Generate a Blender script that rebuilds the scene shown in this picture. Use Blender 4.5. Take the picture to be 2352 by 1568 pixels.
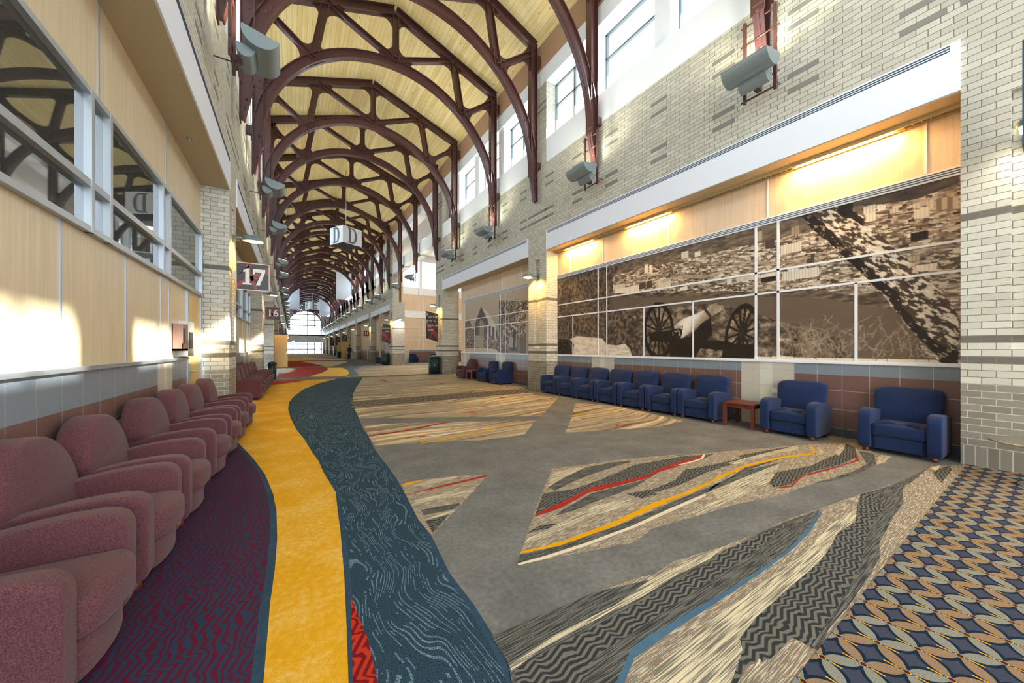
import bpy, bmesh, math, random
import numpy as np
from mathutils import Vector, Matrix
for o in list(bpy.data.objects): bpy.data.objects.remove(o)
R = math.radians
SC = bpy.context.scene
COL = SC.collection
random.seed(7)
# ------------------------------------------------------------ camera
cam_d = bpy.data.cameras.new('camera'); cam_d.sensor_width = 36; cam_d.lens = 12.245
cam_d.shift_y = 15/2352; cam_d.clip_end = 400; cam_d.clip_start = .05
cam = bpy.data.objects.new('camera', cam_d); COL.objects.link(cam)
cam.location = (0, 0, 1.4); cam.rotation_euler = (R(90), 0, -math.atan(506/800))
SC.camera = cam
# ------------------------------------------------------------ sky, sun, exposure
SC.view_settings.view_transform = 'Standard'; SC.view_settings.look = 'None'
SC.view_settings.gamma = 1; SC.view_settings.exposure = 0.5
world = bpy.data.worlds.new('daylight'); SC.world = world; world.use_nodes = True
bg = world.node_tree.nodes['Background']; bg.inputs[0].default_value = (.76, .88, 1, 1); bg.inputs[1].default_value = 5.6
sun_d = bpy.data.lights.new('sun', 'SUN'); sun_d.energy = 42; sun_d.angle = R(1.2); sun_d.color = (1, .93, .82)
sun = bpy.data.objects.new('sun', sun_d); COL.objects.link(sun)
sun.location = (30, -20, 30)
sun.rotation_euler = Vector((-1, .55, -.82)).to_track_quat('-Z', 'Y').to_euler()

# ------------------------------------------------------------ node helper
class N:
    """tiny expression wrapper over shader math nodes"""
    def __init__(s, nt, sock): s.nt, s.s = nt, sock
    def _m(s, op, *a, clamp=False):
        n = s.nt.nodes.new('ShaderNodeMath'); n.operation = op; n.use_clamp = clamp
        for i, v in enumerate((s,)+a):
            if isinstance(v, N): s.nt.links.new(v.s, n.inputs[i])
            else: n.inputs[i].default_value = v
        return N(s.nt, n.outputs[0])
    def __add__(s, o): return s._m('ADD', o)
    def __sub__(s, o): return s._m('SUBTRACT', o)
    def __mul__(s, o): return s._m('MULTIPLY', o)
    def __truediv__(s, o): return s._m('DIVIDE', o)
    def gt(s, o): return s._m('GREATER_THAN', o)
    def lt(s, o): return s._m('LESS_THAN', o)
    def abs(s): return s._m('ABSOLUTE')
    def frac(s): return s._m('FRACT')
    def floor(s): return s._m('FLOOR')
    def round(s): return s._m('ROUND')
    def mod(s, o): return s._m('FLOORED_MODULO', o)
    def mx(s, o): return s._m('MAXIMUM', o)
    def mn(s, o): return s._m('MINIMUM', o)
    def sq(s): return s*s
    def sin(s): return s._m('SINE')
class Mat:
    def __init__(s, name, col=(.5,.5,.5), rough=.6, metal=0, spec=.5):
        s.m = bpy.data.materials.new(name); s.m.use_nodes = True
        s.nt = s.m.node_tree; s.b = s.nt.nodes['Principled BSDF']
        s.b.inputs['Base Color'].default_value = (*col, 1); s.b.inputs['Roughness'].default_value = rough
        s.b.inputs['Metallic'].default_value = metal; s.b.inputs['Specular IOR Level'].default_value = spec
        s.m.diffuse_color = (*col, 1)
    def node(s, t, **k):
        n = s.nt.nodes.new(t)
        for a, v in k.items():
            if hasattr(n, a): setattr(n, a, v)
            else: n.inputs[a].default_value = v
        return n
    def link(s, a, b): s.nt.links.new(a.s if isinstance(a, N) else a, b)
    def pos(s):
        if not hasattr(s, '_p'):
            g = s.node('ShaderNodeNewGeometry'); x = s.node('ShaderNodeSeparateXYZ'); s.link(g.outputs['Position'], x.inputs[0])
            nn = s.node('ShaderNodeSeparateXYZ'); s.link(g.outputs['True Normal'], nn.inputs[0])
            s._p = [N(s.nt, x.outputs[i]) for i in range(3)]; s._n = [N(s.nt, nn.outputs[i]) for i in range(3)]
        return s._p
    def opos(s):
        t = s.node('ShaderNodeTexCoord'); x = s.node('ShaderNodeSeparateXYZ'); s.link(t.outputs['Object'], x.inputs[0])
        return [N(s.nt, x.outputs[i]) for i in range(3)]
    def vec(s, x, y, z=0.0):
        c = s.node('ShaderNodeCombineXYZ')
        for i, v in enumerate((x, y, z)):
            if isinstance(v, N): s.link(v, c.inputs[i])
            else: c.inputs[i].default_value = v
        return c.outputs[0]
    def noise(s, v, scale=5, detail=3, rough=.5, dist=0):
        n = s.node('ShaderNodeTexNoise'); n.inputs['Scale'].default_value = scale; n.inputs['Detail'].default_value = detail
        n.inputs['Roughness'].default_value = rough; n.inputs['Distortion'].default_value = dist
        if v is not None: s.link(v, n.inputs['Vector'])
        return N(s.nt, n.outputs[0])
    def ramp(s, f, stops, interp='LINEAR'):
        r = s.node('ShaderNodeValToRGB'); e = r.color_ramp; e.interpolation = interp
        while len(e.elements) < len(stops): e.elements.new(.5)
        for i, (p, c) in enumerate(stops):
            e.elements[i].position = p; e.elements[i].color = (*c, 1) if len(c) == 3 else c
        s.link(f, r.inputs[0]); return r.outputs[0]
    def mix(s, f, a, b):
        n = s.node('ShaderNodeMix', data_type='RGBA')
        for v, i in ((f, 0), (a, 6), (b, 7)):
            if isinstance(v, N): s.link(v, n.inputs[i])
            elif isinstance(v, tuple): n.inputs[i].default_value = (*v, 1)
            elif isinstance(v, (int, float)): n.inputs[i].default_value = v
            else: s.link(v, n.inputs[i])
        return n.outputs[2]
    def col(s, c): s.link(c, s.b.inputs['Base Color']); return s
    def bump(s, h, strength=.3, dist=.01):
        n = s.node('ShaderNodeBump'); n.inputs['Strength'].default_value = strength; n.inputs['Distance'].default_value = dist
        s.link(h, n.inputs['Height']); s.link(n.outputs[0], s.b.inputs['Normal']); return s
def emis(name, col, st):
    m = Mat(name, col); m.b.inputs['Emission Color'].default_value = (*col, 1); m.b.inputs['Emission Strength'].default_value = st
    return m.m
# sRGB 0-255 -> linear
def C(r, g, b):
    f = lambda v: (v/255/12.92) if v/255 <= .04045 else ((v/255+.055)/1.055)**2.4
    return (f(r), f(g), f(b))

# ------------------------------------------------------------ mesh builder
class MB:
    def __init__(s): s.v, s.f, s.mi, s.sm = [], [], [], []
    def add(s, vs, fs, m=0, smooth=False, M=None):
        b = len(s.v)
        for p in vs:
            s.v.append(tuple(M @ Vector(p)) if M is not None else tuple(p))
        for f in fs:
            s.f.append([b+i for i in f]); s.mi.append(m); s.sm.append(smooth)
    def box(s, x0, x1, y0, y1, z0, z1, m=0, M=None):
        vs = [(x, y, z) for z in (z0, z1) for y in (y0, y1) for x in (x0, x1)]
        s.add(vs, [(0,2,3,1),(4,5,7,6),(0,1,5,4),(2,6,7,3),(0,4,6,2),(1,3,7,5)], m, False, M)
    def bar(s, p, q, w, h, m=0, up=(0,0,1)):
        """box bar from p to q, w across (perp to up), h along up-ish"""
        p, q = Vector(p), Vector(q); d = q-p; L = d.length
        if L < 1e-6: return
        d.normalize(); u = Vector(up)
        if abs(d.dot(u)) > .99: u = Vector((1,0,0))
        a = d.cross(u).normalized(); b = a.cross(d).normalized()
        vs = [tuple(p + d*L*k + a*w/2*i + b*h/2*j) for k in (0,1) for j in (-1,1) for i in (-1,1)]
        s.add(vs, [(0,2,3,1),(4,5,7,6),(0,1,5,4),(2,6,7,3),(0,4,6,2),(1,3,7,5)], m)
    def tube(s, pts, r, m=0, n=8, cap=True):
        pts = [Vector(p) for p in pts]; rs = r if isinstance(r, (list, tuple)) else [r]*len(pts)
        rings = []
        for i, p in enumerate(pts):
            d = (pts[min(i+1, len(pts)-1)]-pts[max(i-1, 0)]).normalized()
            u = Vector((0,0,1)) if abs(d.z) < .95 else Vector((0,1,0))
            a = d.cross(u).normalized(); b = d.cross(a).normalized()
            rings.append([p + (a*math.cos(2*math.pi*k/n)+b*math.sin(2*math.pi*k/n))*rs[i] for k in range(n)])
        vs = [tuple(q) for ring in rings for q in ring]; fs = []
        for i in range(len(pts)-1):
            for k in range(n):
                fs.append((i*n+k, i*n+(k+1)%n, (i+1)*n+(k+1)%n, (i+1)*n+k))
        if cap: fs += [tuple(range(n-1,-1,-1)), tuple((len(pts)-1)*n+k for k in range(n))]
        s.add(vs, fs, m, True)
    def prism(s, poly, fn, t0, t1, m=0, smooth=False):
        """extrude 2D polygon; fn(a,b,t)->xyz"""
        n = len(poly)
        vs = [fn(a, b, t0) for a, b in poly] + [fn(a, b, t1) for a, b in poly]
        s.add(vs, [tuple(range(n-1,-1,-1)), tuple(range(n, 2*n))], m, False)
        s.add(vs, [(i, (i+1) % n, n+(i+1) % n, n+i) for i in range(n)], m, smooth)
    def puff(s, poly, fn, t0, t1, r, dome=0, m=0, k=4):
        """soft extruded cushion: outline inset near both faces, slightly domed"""
        n = len(poly); P = [Vector(p) for p in poly]
        area = sum(P[i].x*P[(i+1)%n].y-P[(i+1)%n].x*P[i].y for i in range(n))
        sg = 1 if area > 0 else -1
        nr = []
        for i in range(n):
            d = (P[(i+1)%n]-P[i-1]); d = d.normalized(); nr.append(Vector((-d.y, d.x))*sg)
        cen = sum(P, Vector((0,0)))/n
        rings = []
        def ring(ins, t): return [fn(*(P[i]+nr[i]*ins), t) for i in range(n)]
        for j in range(k+1):
            a = math.pi/2*j/k; rings.append(ring(r*(1-math.sin(a)), t0+r*(1-math.cos(a))))
        for j in range(k+1):
            a = math.pi/2*j/k; rings.append(ring(r*(1-math.cos(a)), t1-r*(1-math.sin(a))))
        rad = [((P[i]+nr[i]*r)-cen) for i in range(n)]
        for f in (.8, .5, .25):
            rings.append([fn(*(cen+rad[i]*f), t1+dome*(1-f*f)) for i in range(n)])
        vs = [tuple(q) for g in rings for q in g]; fs = []
        for j in range(len(rings)-1):
            for i in range(n): fs.append((j*n+i, j*n+(i+1)%n, (j+1)*n+(i+1)%n, (j+1)*n+i))
        vs.append(tuple(fn(cen.x, cen.y, t1+dome))); c = len(vs)-1; L = (len(rings)-1)*n
        fs += [(L+i, L+(i+1)%n, c) for i in range(n)]
        fs.append(tuple(range(n-1,-1,-1)))
        s.add(vs, fs, m, True)
    def build(s, name, mats, parent=None, fixn=True):
        me = bpy.data.meshes.new(name); me.from_pydata(s.v, [], s.f)
        if not isinstance(mats, (list, tuple)): mats = [mats]
        for x in mats: me.materials.append(x.m if isinstance(x, Mat) else x)
        me.polygons.foreach_set('material_index', s.mi); me.polygons.foreach_set('use_smooth', s.sm)
        if fixn:
            bm = bmesh.new(); bm.from_mesh(me); bmesh.ops.recalc_face_normals(bm, faces=bm.faces); bm.to_mesh(me); bm.free()
        me.update()
        o = bpy.data.objects.new(name, me); COL.objects.link(o)
        if parent: o.parent = parent
        return o
def tag(o, label=None, cat=None, group=None, kind=None):
    if label: o['label'] = label
    if cat: o['category'] = cat
    if group: o['group'] = group
    if kind: o['kind'] = kind
    return o
def struct(o): o['kind'] = 'structure'; return o
def empty(name, loc=(0,0,0), rz=0):
    o = bpy.data.objects.new(name, None); COL.objects.link(o); o.location = loc; o.rotation_euler = (0,0,rz); o.empty_display_size = .1
    return o
def copy_tree(o, parent=None):
    c = o.copy(); COL.objects.link(c)
    if parent: c.parent = parent
    for ch in list(o.children): copy_tree(ch, c)
    return c
def rrect(x0, x1, y0, y1, r, n=4):
    pts = []
    rr = r if isinstance(r, (list, tuple)) else [r]*4
    for (cx, cy, a0, q) in ((x1, y1, 0, rr[0]), (x0, y1, 90, rr[1]), (x0, y0, 180, rr[2]), (x1, y0, 270, rr[3])):
        sx = -1 if cx == x1 else 1; sy = -1 if cy == y1 else 1
        for k in range(n+1):
            a = R(a0+90*k/n); pts.append((cx+sx*q+q*math.cos(a), cy+sy*q+q*math.sin(a)))
    return pts
ORD = ['first','second','third','fourth','fifth','sixth','seventh','eighth','ninth','tenth','eleventh','twelfth','thirteenth','fourteenth','fifteenth','sixteenth','seventeenth','eighteenth','nineteenth','twentieth','twenty-first','twenty-second','twenty-third','twenty-fourth','twenty-fifth','twenty-sixth','twenty-seventh','twenty-eighth','twenty-ninth','thirtieth','thirty-first','thirty-second','thirty-third','thirty-fourth','thirty-fifth','thirty-sixth','thirty-seventh','thirty-eighth','thirty-ninth','fortieth']
FLOOR=[('yellow',[(-3.2,17.6),(1.76,17.79),(0.94,15.86),(0.36,13.89),(0.05,11.83),(-0.06,10.62),(-0.07,9.51),(-0.02,8.25),(0.07,7.02),(0.17,6.16),(0.23,5.42),(0.28,4.94),(0.3,4.49),(0.36,3.78),(0.31,2.88),(0.27,2.33),(0.23,1.89),(0.2,1.59),(0.06,-3.0),(-1.5,-3)]),('navy_solid',[(-1.5,7.75),(-0.83,7.15),(-0.69,6.6),(-0.43,5.57),(-0.25,4.73),(-0.15,4.05),(-0.11,3.6),(-0.09,3.1),(-0.09,2.66),(-0.1,2.33),(-0.1,2.0),(-0.1,1.78),(-0.12,0.4),(-0.15,-3),(-1.5,-3)]),('burgundy',[(-1.53,7.716),(-0.867,7.124),(-0.734,6.589),(-0.474,5.56),(-0.294,4.722),(-0.195,4.044),(-0.155,3.597),(-0.135,3.099),(-0.135,2.661),(-0.145,2.331),(-0.145,2.0),(-0.145,1.781),(-0.165,0.4),(-0.195,-3.0),(-1.5,-3)]),('navy_solid',[(1.76,17.79),(0.94,15.86),(0.36,13.89),(0.05,11.83),(-0.06,10.62),(-0.07,9.51),(-0.02,8.25),(0.07,7.02),(0.17,6.16),(0.23,5.42),(0.28,4.94),(0.3,4.49),(0.36,3.78),(0.31,2.88),(0.27,2.33),(0.23,1.89),(0.2,1.59),(0.06,-3.0),(0.51,-3.0),(0.79,1.22),(0.81,1.31),(0.83,1.48),(0.84,1.72),(0.83,2.04),(0.88,2.51),(0.87,2.8),(0.95,3.8),(0.96,4.23),(0.96,4.69),(0.98,5.31),(1.03,5.89),(1.04,6.4),(1.11,7.24),(1.22,8.69),(1.35,9.99),(1.57,11.53),(1.95,13.58),(2.53,16.17),(2.86,17.93)]),('navy',[(1.792,17.776),(0.973,15.848),(0.394,13.882),(0.085,11.826),(-0.025,10.618),(-0.035,9.511),(0.015,8.252),(0.105,7.023),(0.205,6.163),(0.265,5.423),(0.315,4.943),(0.335,4.492),(0.395,3.78),(0.345,2.878),(0.305,2.327),(0.265,1.887),(0.235,1.589),(0.095,-3.001),(0.475,-2.998),(0.755,1.222),(0.775,1.315),(0.795,1.483),(0.805,1.72),(0.795,2.042),(0.845,2.512),(0.835,2.802),(0.915,3.802),(0.925,4.23),(0.925,4.691),(0.945,5.312),(0.995,5.892),(1.005,6.402),(1.075,7.243),(1.185,8.693),(1.315,9.994),(1.535,11.536),(1.916,13.587),(2.496,16.177),(2.826,17.936)]),('red_wave',[(0.28,2.14),(0.31,1.78),(0.3,1.38),(0.62,0.6),(0.4,0.6),(0.2,1.45)]),('field',[(2.02,13.79),(2.86,17.76),(7.54,17.66),(6.88,9.99),(6.15,8.46),(6.31,7.56),(4.33,5.73),(2.81,6.58),(1.14,7.48),(1.22,8.69),(1.35,9.99),(1.55,11.37)]),('field',[(1.11,6.77),(1.77,6.58),(2.53,6.23),(3.6,5.62),(3.99,5.45),(3.17,4.64),(2.44,4.72),(1.64,5.06),(1.01,5.28),(1.03,5.89)]),('field',[(6.16,6.69),(6.56,5.76),(6.51,4.94),(6.34,3.89),(5.59,3.85),(4.67,4.1),(3.83,4.4),(4.33,4.87),(4.85,5.37)]),('yellow_solid',[(4.93,5.46),(5.36,5.47),(5.79,5.45),(5.28,5.39),(4.86,5.39)]),('yellow_solid',[(1.59,5.07),(2.07,5.09),(2.71,5.24),(3.36,5.48),(3.93,5.49),(3.32,5.41),(2.66,5.16),(2.04,5.02),(1.65,5.02)]),('red_solid',[(1.04,5.91),(1.39,5.96),(1.85,6.06),(2.39,6.22),(2.62,6.15),(2.36,6.13),(1.82,5.95),(1.37,5.87),(1.03,5.85)]),('dash_tan',[(2.56,3.17),(2.98,3.06),(3.55,2.95),(4.52,2.63),(3.87,2.78),(4.8,2.5),(5.89,2.12),(6.47,1.92),(7.0,1.65),(6.57,1.33),(6.53,1.17),(5.9,1.19),(5.41,1.24),(4.67,1.36),(3.98,1.43),(3.37,1.56),(2.77,1.64),(2.37,1.7),(2.09,1.65),(1.63,1.77),(1.23,1.88),(1.52,2.18),(1.98,2.63)]),('cream',[(2.47,3.06),(2.8,3.04),(2.95,3.0),(2.52,2.89),(2.18,2.77)]),('dark_streak',[(2.17,2.76),(2.52,2.89),(2.94,2.99),(3.35,2.94),(3.6,2.84),(3.21,2.82),(2.88,2.8),(2.53,2.75),(2.19,2.66)]),('dark_zig',[(2.04,2.67),(2.39,2.59),(2.82,2.63),(3.47,2.74),(4.29,2.62),(4.7,2.46),(4.38,2.42),(3.86,2.49),(3.53,2.46),(3.23,2.4),(2.8,2.45),(2.52,2.48),(2.2,2.39),(1.93,2.34),(1.71,2.35)]),('dark_streak',[(1.97,2.31),(2.18,2.36),(2.47,2.43),(2.87,2.39),(3.23,2.37),(2.91,2.3),(2.46,2.28),(2.07,2.25),(1.86,2.26)]),('red_solid',[(1.71,2.34),(1.75,2.38),(1.99,2.42),(2.44,2.51),(2.6,2.53),(2.89,2.48),(3.34,2.44),(3.49,2.49),(4.01,2.53),(4.29,2.5),(4.59,2.54),(4.38,2.45),(3.93,2.43),(3.47,2.43),(3.27,2.38),(2.84,2.41),(2.58,2.43),(2.43,2.45),(1.97,2.34)]),('cream_solid',[(4.6,2.51),(4.38,2.42),(4.02,2.43),(3.83,2.47),(3.98,2.46),(4.37,2.45),(4.57,2.53)]),('dark_zig',[(2.71,2.23),(3.05,2.17),(3.41,2.19),(3.82,2.32),(4.26,2.24),(4.85,2.18),(4.87,2.26),(5.83,2.1),(6.21,1.97),(5.36,2.1),(4.56,2.12),(3.99,2.14),(3.37,2.09),(2.95,2.11),(2.96,2.07),(2.75,2.09)]),('dark_zig',[(1.51,2.16),(1.62,2.2),(1.72,2.19),(1.79,2.15),(1.68,2.13)]),('cream',[(1.46,2.1),(1.77,2.14),(2.28,2.22),(2.67,2.16),(2.61,2.06),(2.15,2.09),(1.7,2.06),(1.39,2.04)]),('cream',[(3.51,1.89),(4.12,1.86),(4.55,1.73),(4.43,1.65),(3.6,1.62),(2.86,1.63),(2.87,1.69),(3.33,1.7)]),('cream',[(4.47,2.18),(5.32,2.12),(6.18,2.03),(5.9,1.95),(5.22,2.04),(4.51,2.09)]),('cream',[(4.94,1.8),(4.34,1.92),(3.76,1.96),(3.56,1.86),(4.1,1.81),(4.66,1.75)]),('dark_streak',[(1.31,1.96),(1.6,1.9),(2.18,1.87),(3.13,1.9),(3.82,1.9),(4.49,1.98),(5.27,1.9),(5.76,1.75),(5.12,1.84),(4.38,1.93),(3.66,1.91),(3.39,1.84),(3.11,1.84),(2.15,1.79),(1.7,1.84),(1.23,1.88)]),('yellow_solid',[(1.31,1.97),(1.33,1.99),(1.6,1.94),(2.2,1.93),(2.77,1.98),(3.21,1.96),(3.77,1.98),(3.93,2.01),(4.6,2.03),(5.36,1.93),(5.84,1.79),(6.03,1.81),(6.19,1.9),(6.45,1.91),(6.21,1.89),(6.04,1.78),(5.77,1.76),(5.27,1.9),(4.5,1.99),(3.94,1.96),(3.34,1.92),(2.95,1.92),(2.18,1.88),(1.6,1.9)]),('cream_solid',[(1.23,1.87),(1.44,1.83),(1.75,1.8),(2.25,1.78),(2.79,1.79),(3.3,1.8),(3.35,1.83),(2.81,1.83),(2.25,1.81),(1.76,1.83),(1.44,1.86),(1.24,1.89)]),('dark_zig',[(4.6,1.72),(5.2,1.6),(6.15,1.59),(6.86,1.7),(6.69,1.56),(6.14,1.41),(5.52,1.43),(4.84,1.53),(4.32,1.49),(4.09,1.55),(4.18,1.63)]),('red_solid',[(4.07,1.54),(4.29,1.48),(4.73,1.53),(5.1,1.48),(5.56,1.41),(5.89,1.38),(6.28,1.44),(5.94,1.35),(5.6,1.39),(5.2,1.43),(4.71,1.51),(4.26,1.46),(4.11,1.5)]),('cream',[(6.1,1.63),(6.77,1.73),(6.86,1.7),(6.44,1.61),(5.99,1.55)]),('cream',[(6.23,1.85),(6.32,1.82),(6.15,1.78),(6.01,1.7),(5.78,1.69),(5.68,1.71),(5.94,1.73),(6.12,1.8)]),('dark_streak',[(6.5,1.48),(5.85,1.26),(5.37,1.27),(4.85,1.33),(4.54,1.39),(4.8,1.3),(5.33,1.22),(5.94,1.2),(6.49,1.33)]),('cream',[(5.93,1.19),(6.47,1.3),(6.52,1.18),(6.1,1.16)]),('dash_tan',[(0.82,1.48),(1.07,1.46),(1.33,1.44),(1.76,1.39),(1.88,1.35),(2.12,1.36),(2.56,1.28),(2.9,1.24),(2.67,1.24),(2.93,1.23),(3.41,1.2),(3.88,1.13),(4.41,1.06),(4.79,1.0),(5.44,0.9),(6.4,0.83),(6.66,0.71),(6.84,0.6),(0.75,0.6),(0.73,1.12),(0.81,1.31)]),('dark_streak',[(0.82,1.48),(1.07,1.46),(1.47,1.43),(1.83,1.33),(2.3,1.27),(2.58,1.23),(2.92,1.23),(3.39,1.19),(3.87,1.12),(3.6,1.08),(3.28,1.04),(2.93,1.01),(2.54,1.01),(2.17,1.03),(1.85,1.04),(1.63,1.06),(1.49,1.07),(1.33,1.07),(1.0,0.94),(0.73,1.12),(0.81,1.31)]),('dark_zig',[(0.82,1.27),(1.05,1.27),(1.35,1.25),(1.65,1.24),(1.92,1.24),(2.29,1.23),(2.54,1.25),(2.71,1.23),(2.92,1.21),(3.39,1.17),(2.73,1.13),(2.32,1.13),(2.01,1.13),(1.73,1.13),(1.58,1.13),(1.36,1.13),(1.16,1.13),(0.89,1.02),(0.73,1.12)]),('cream',[(0.81,1.3),(1.09,1.32),(1.48,1.3),(1.85,1.33),(2.25,1.31),(2.57,1.27),(2.34,1.25),(1.97,1.27),(1.68,1.26),(1.38,1.28),(1.13,1.29),(0.95,1.29),(0.8,1.27)]),('blue_solid',[(1.0,0.94),(1.33,1.07),(1.51,1.08),(1.49,1.07),(1.86,1.05),(2.19,1.03),(2.55,1.02),(2.94,1.02),(3.31,1.05),(3.64,1.09),(3.93,1.11),(3.58,1.06),(3.27,1.02),(2.91,1.0),(2.51,1.0),(2.14,1.01),(1.82,1.02),(1.58,1.03),(1.43,1.03),(1.3,1.03),(1.04,0.92)]),('cream',[(4.18,0.96),(3.84,0.89),(3.5,0.91),(3.19,0.87),(2.91,0.85),(2.63,0.85),(2.4,0.85),(2.04,0.85),(1.81,0.83),(1.77,0.79),(1.38,0.7),(1.17,0.84),(1.33,0.95),(1.7,0.96),(2.13,0.96),(2.62,0.94),(3.1,0.95),(3.6,0.98)]),('dark_zig',[(4.58,1.03),(5.21,0.92),(5.15,0.85),(4.65,0.77),(4.08,0.74),(3.55,0.7),(3.3,0.65),(2.94,0.63),(2.56,0.62),(2.25,0.62),(2.05,0.6),(2.04,0.7),(1.82,0.7),(1.69,0.74),(1.38,0.7),(1.76,0.79),(1.82,0.83),(2.04,0.85),(2.4,0.85),(2.63,0.85),(2.91,0.85),(3.19,0.87),(3.5,0.91),(3.84,0.89),(4.21,0.97)]),('dark_streak',[(4.73,0.98),(5.44,0.9),(6.35,0.83),(5.52,0.84),(5.15,0.85),(4.65,0.77),(4.08,0.74),(3.55,0.7),(3.3,0.65),(2.94,0.63),(2.56,0.62),(2.25,0.62),(2.05,0.6),(2.06,0.63),(2.51,0.65),(3.06,0.69),(3.69,0.79),(4.41,0.84)]),('cream',[(1.42,0.68),(1.78,0.73),(1.77,0.72),(1.45,0.66)]),('cream_solid',[(6.3,0.82),(6.53,0.78),(6.17,0.76)]),('dark_zig',[(6.1,0.79),(6.61,0.72),(6.41,0.68),(5.69,0.67)]),('dash_tan',[(0.94,3.61),(1.22,3.61),(1.55,3.53),(1.83,3.38),(1.29,2.88),(0.88,2.51),(0.87,2.8)]),('yellow_solid',[(0.95,3.61),(1.02,3.64),(1.23,3.62),(1.11,3.59),(0.97,3.56)]),('cream',[(1.22,3.59),(1.55,3.52),(1.41,3.46),(1.08,3.48),(0.97,3.49)]),('red_solid',[(0.93,3.34),(1.25,3.37),(1.83,3.39),(1.78,3.34),(1.44,3.33),(1.03,3.33)]),('cream',[(0.95,3.18),(1.38,3.18),(1.52,3.08),(1.4,3.0),(1.14,3.09),(0.94,3.09)]),('dark_streak',[(0.94,2.96),(1.29,2.9),(1.19,2.81),(0.93,2.85)]),('cream',[(0.89,2.77),(1.2,2.82),(1.13,2.76),(0.92,2.76)]),('dark_zig',[(0.91,2.75),(1.12,2.75),(0.9,2.54)]),('red_solid',[(-0.73,18.38),(0.55,17.38),(-0.11,16.56),(-0.68,15.94)]),('teal_far',[(2.13,28.69),(6.6,28.31),(5.39,28.48),(4.07,26.62),(3.36,23.47),(3.07,20.85),(2.91,19.29),(2.27,18.86),(1.9,19.09)]),('purple_far',[(6.6,28.31),(5.27,29.15),(4.12,27.44),(3.42,24.77),(3.18,22.39),(3.26,22.34),(3.92,25.17),(5.56,26.53)]),('yellow_flat',[(0.7,19.7),(1.44,22.39),(2.01,25.66),(2.11,27.86),(3.01,27.3),(3.0,24.35),(2.7,21.09),(2.3,19.08),(1.9,19.09)]),('red_solid',[(-0.61,19.7),(-0.45,22.88),(0.18,24.63),(0.38,28.96),(2.11,27.86),(2.02,25.65),(1.44,22.29),(0.69,19.62),(0.23,19.24)]),('purple_far',[(-0.6,22.68),(-0.35,22.52),(0.07,24.36),(0.28,28.7),(-0.19,29.82),(-1.05,29.86)]),('cream_far',[(-0.57,23.67),(-0.2,23.43),(0.07,25.56),(0.11,27.87),(-0.19,29.32),(-0.65,29.61)]),('pale_far',[(-0.82,19.77),(-0.61,19.7),(-0.59,29.57),(-0.98,29.82),(-1.0,23.93)]),('teal_far',[(-0.43,66.94),(6.61,53.59),(6.94,41.62),(6.71,33.42),(5.82,30.29),(4.53,29.62),(1.85,29.77),(1.95,30.27)]),('yellow_flat',[(-0.66,60.88),(4.3,57.74),(5.82,51.63),(5.43,43.83),(4.6,37.7),(2.69,29.99),(1.98,29.5),(1.04,39.96)]),('cream_far',[(-0.75,57.61),(4.06,54.57),(5.41,49.1),(5.18,43.14),(4.51,38.4),(2.64,31.23),(2.27,30.45),(0.51,43.0),(-0.51,47.16)]),('red_solid',[(-0.69,46.85),(0.52,43.72),(1.5,37.27),(2.13,30.15),(0.78,30.26),(-0.51,30.71)]),('lattice',[(1.2,8.87),(6.84,8.87),(6.84,9.9),(1.3,9.9)]),('lattice',[(-3.2,17.75),(12,17.75),(12,18.45),(-3.2,18.45)]),('lattice',[(-3.2,28.75),(12,28.75),(12,29.5),(-3.2,29.5)]),('lattice',[(0.9,0.6),(6.84,0.62),(6.84,-3),(0.9,-3)])]
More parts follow.
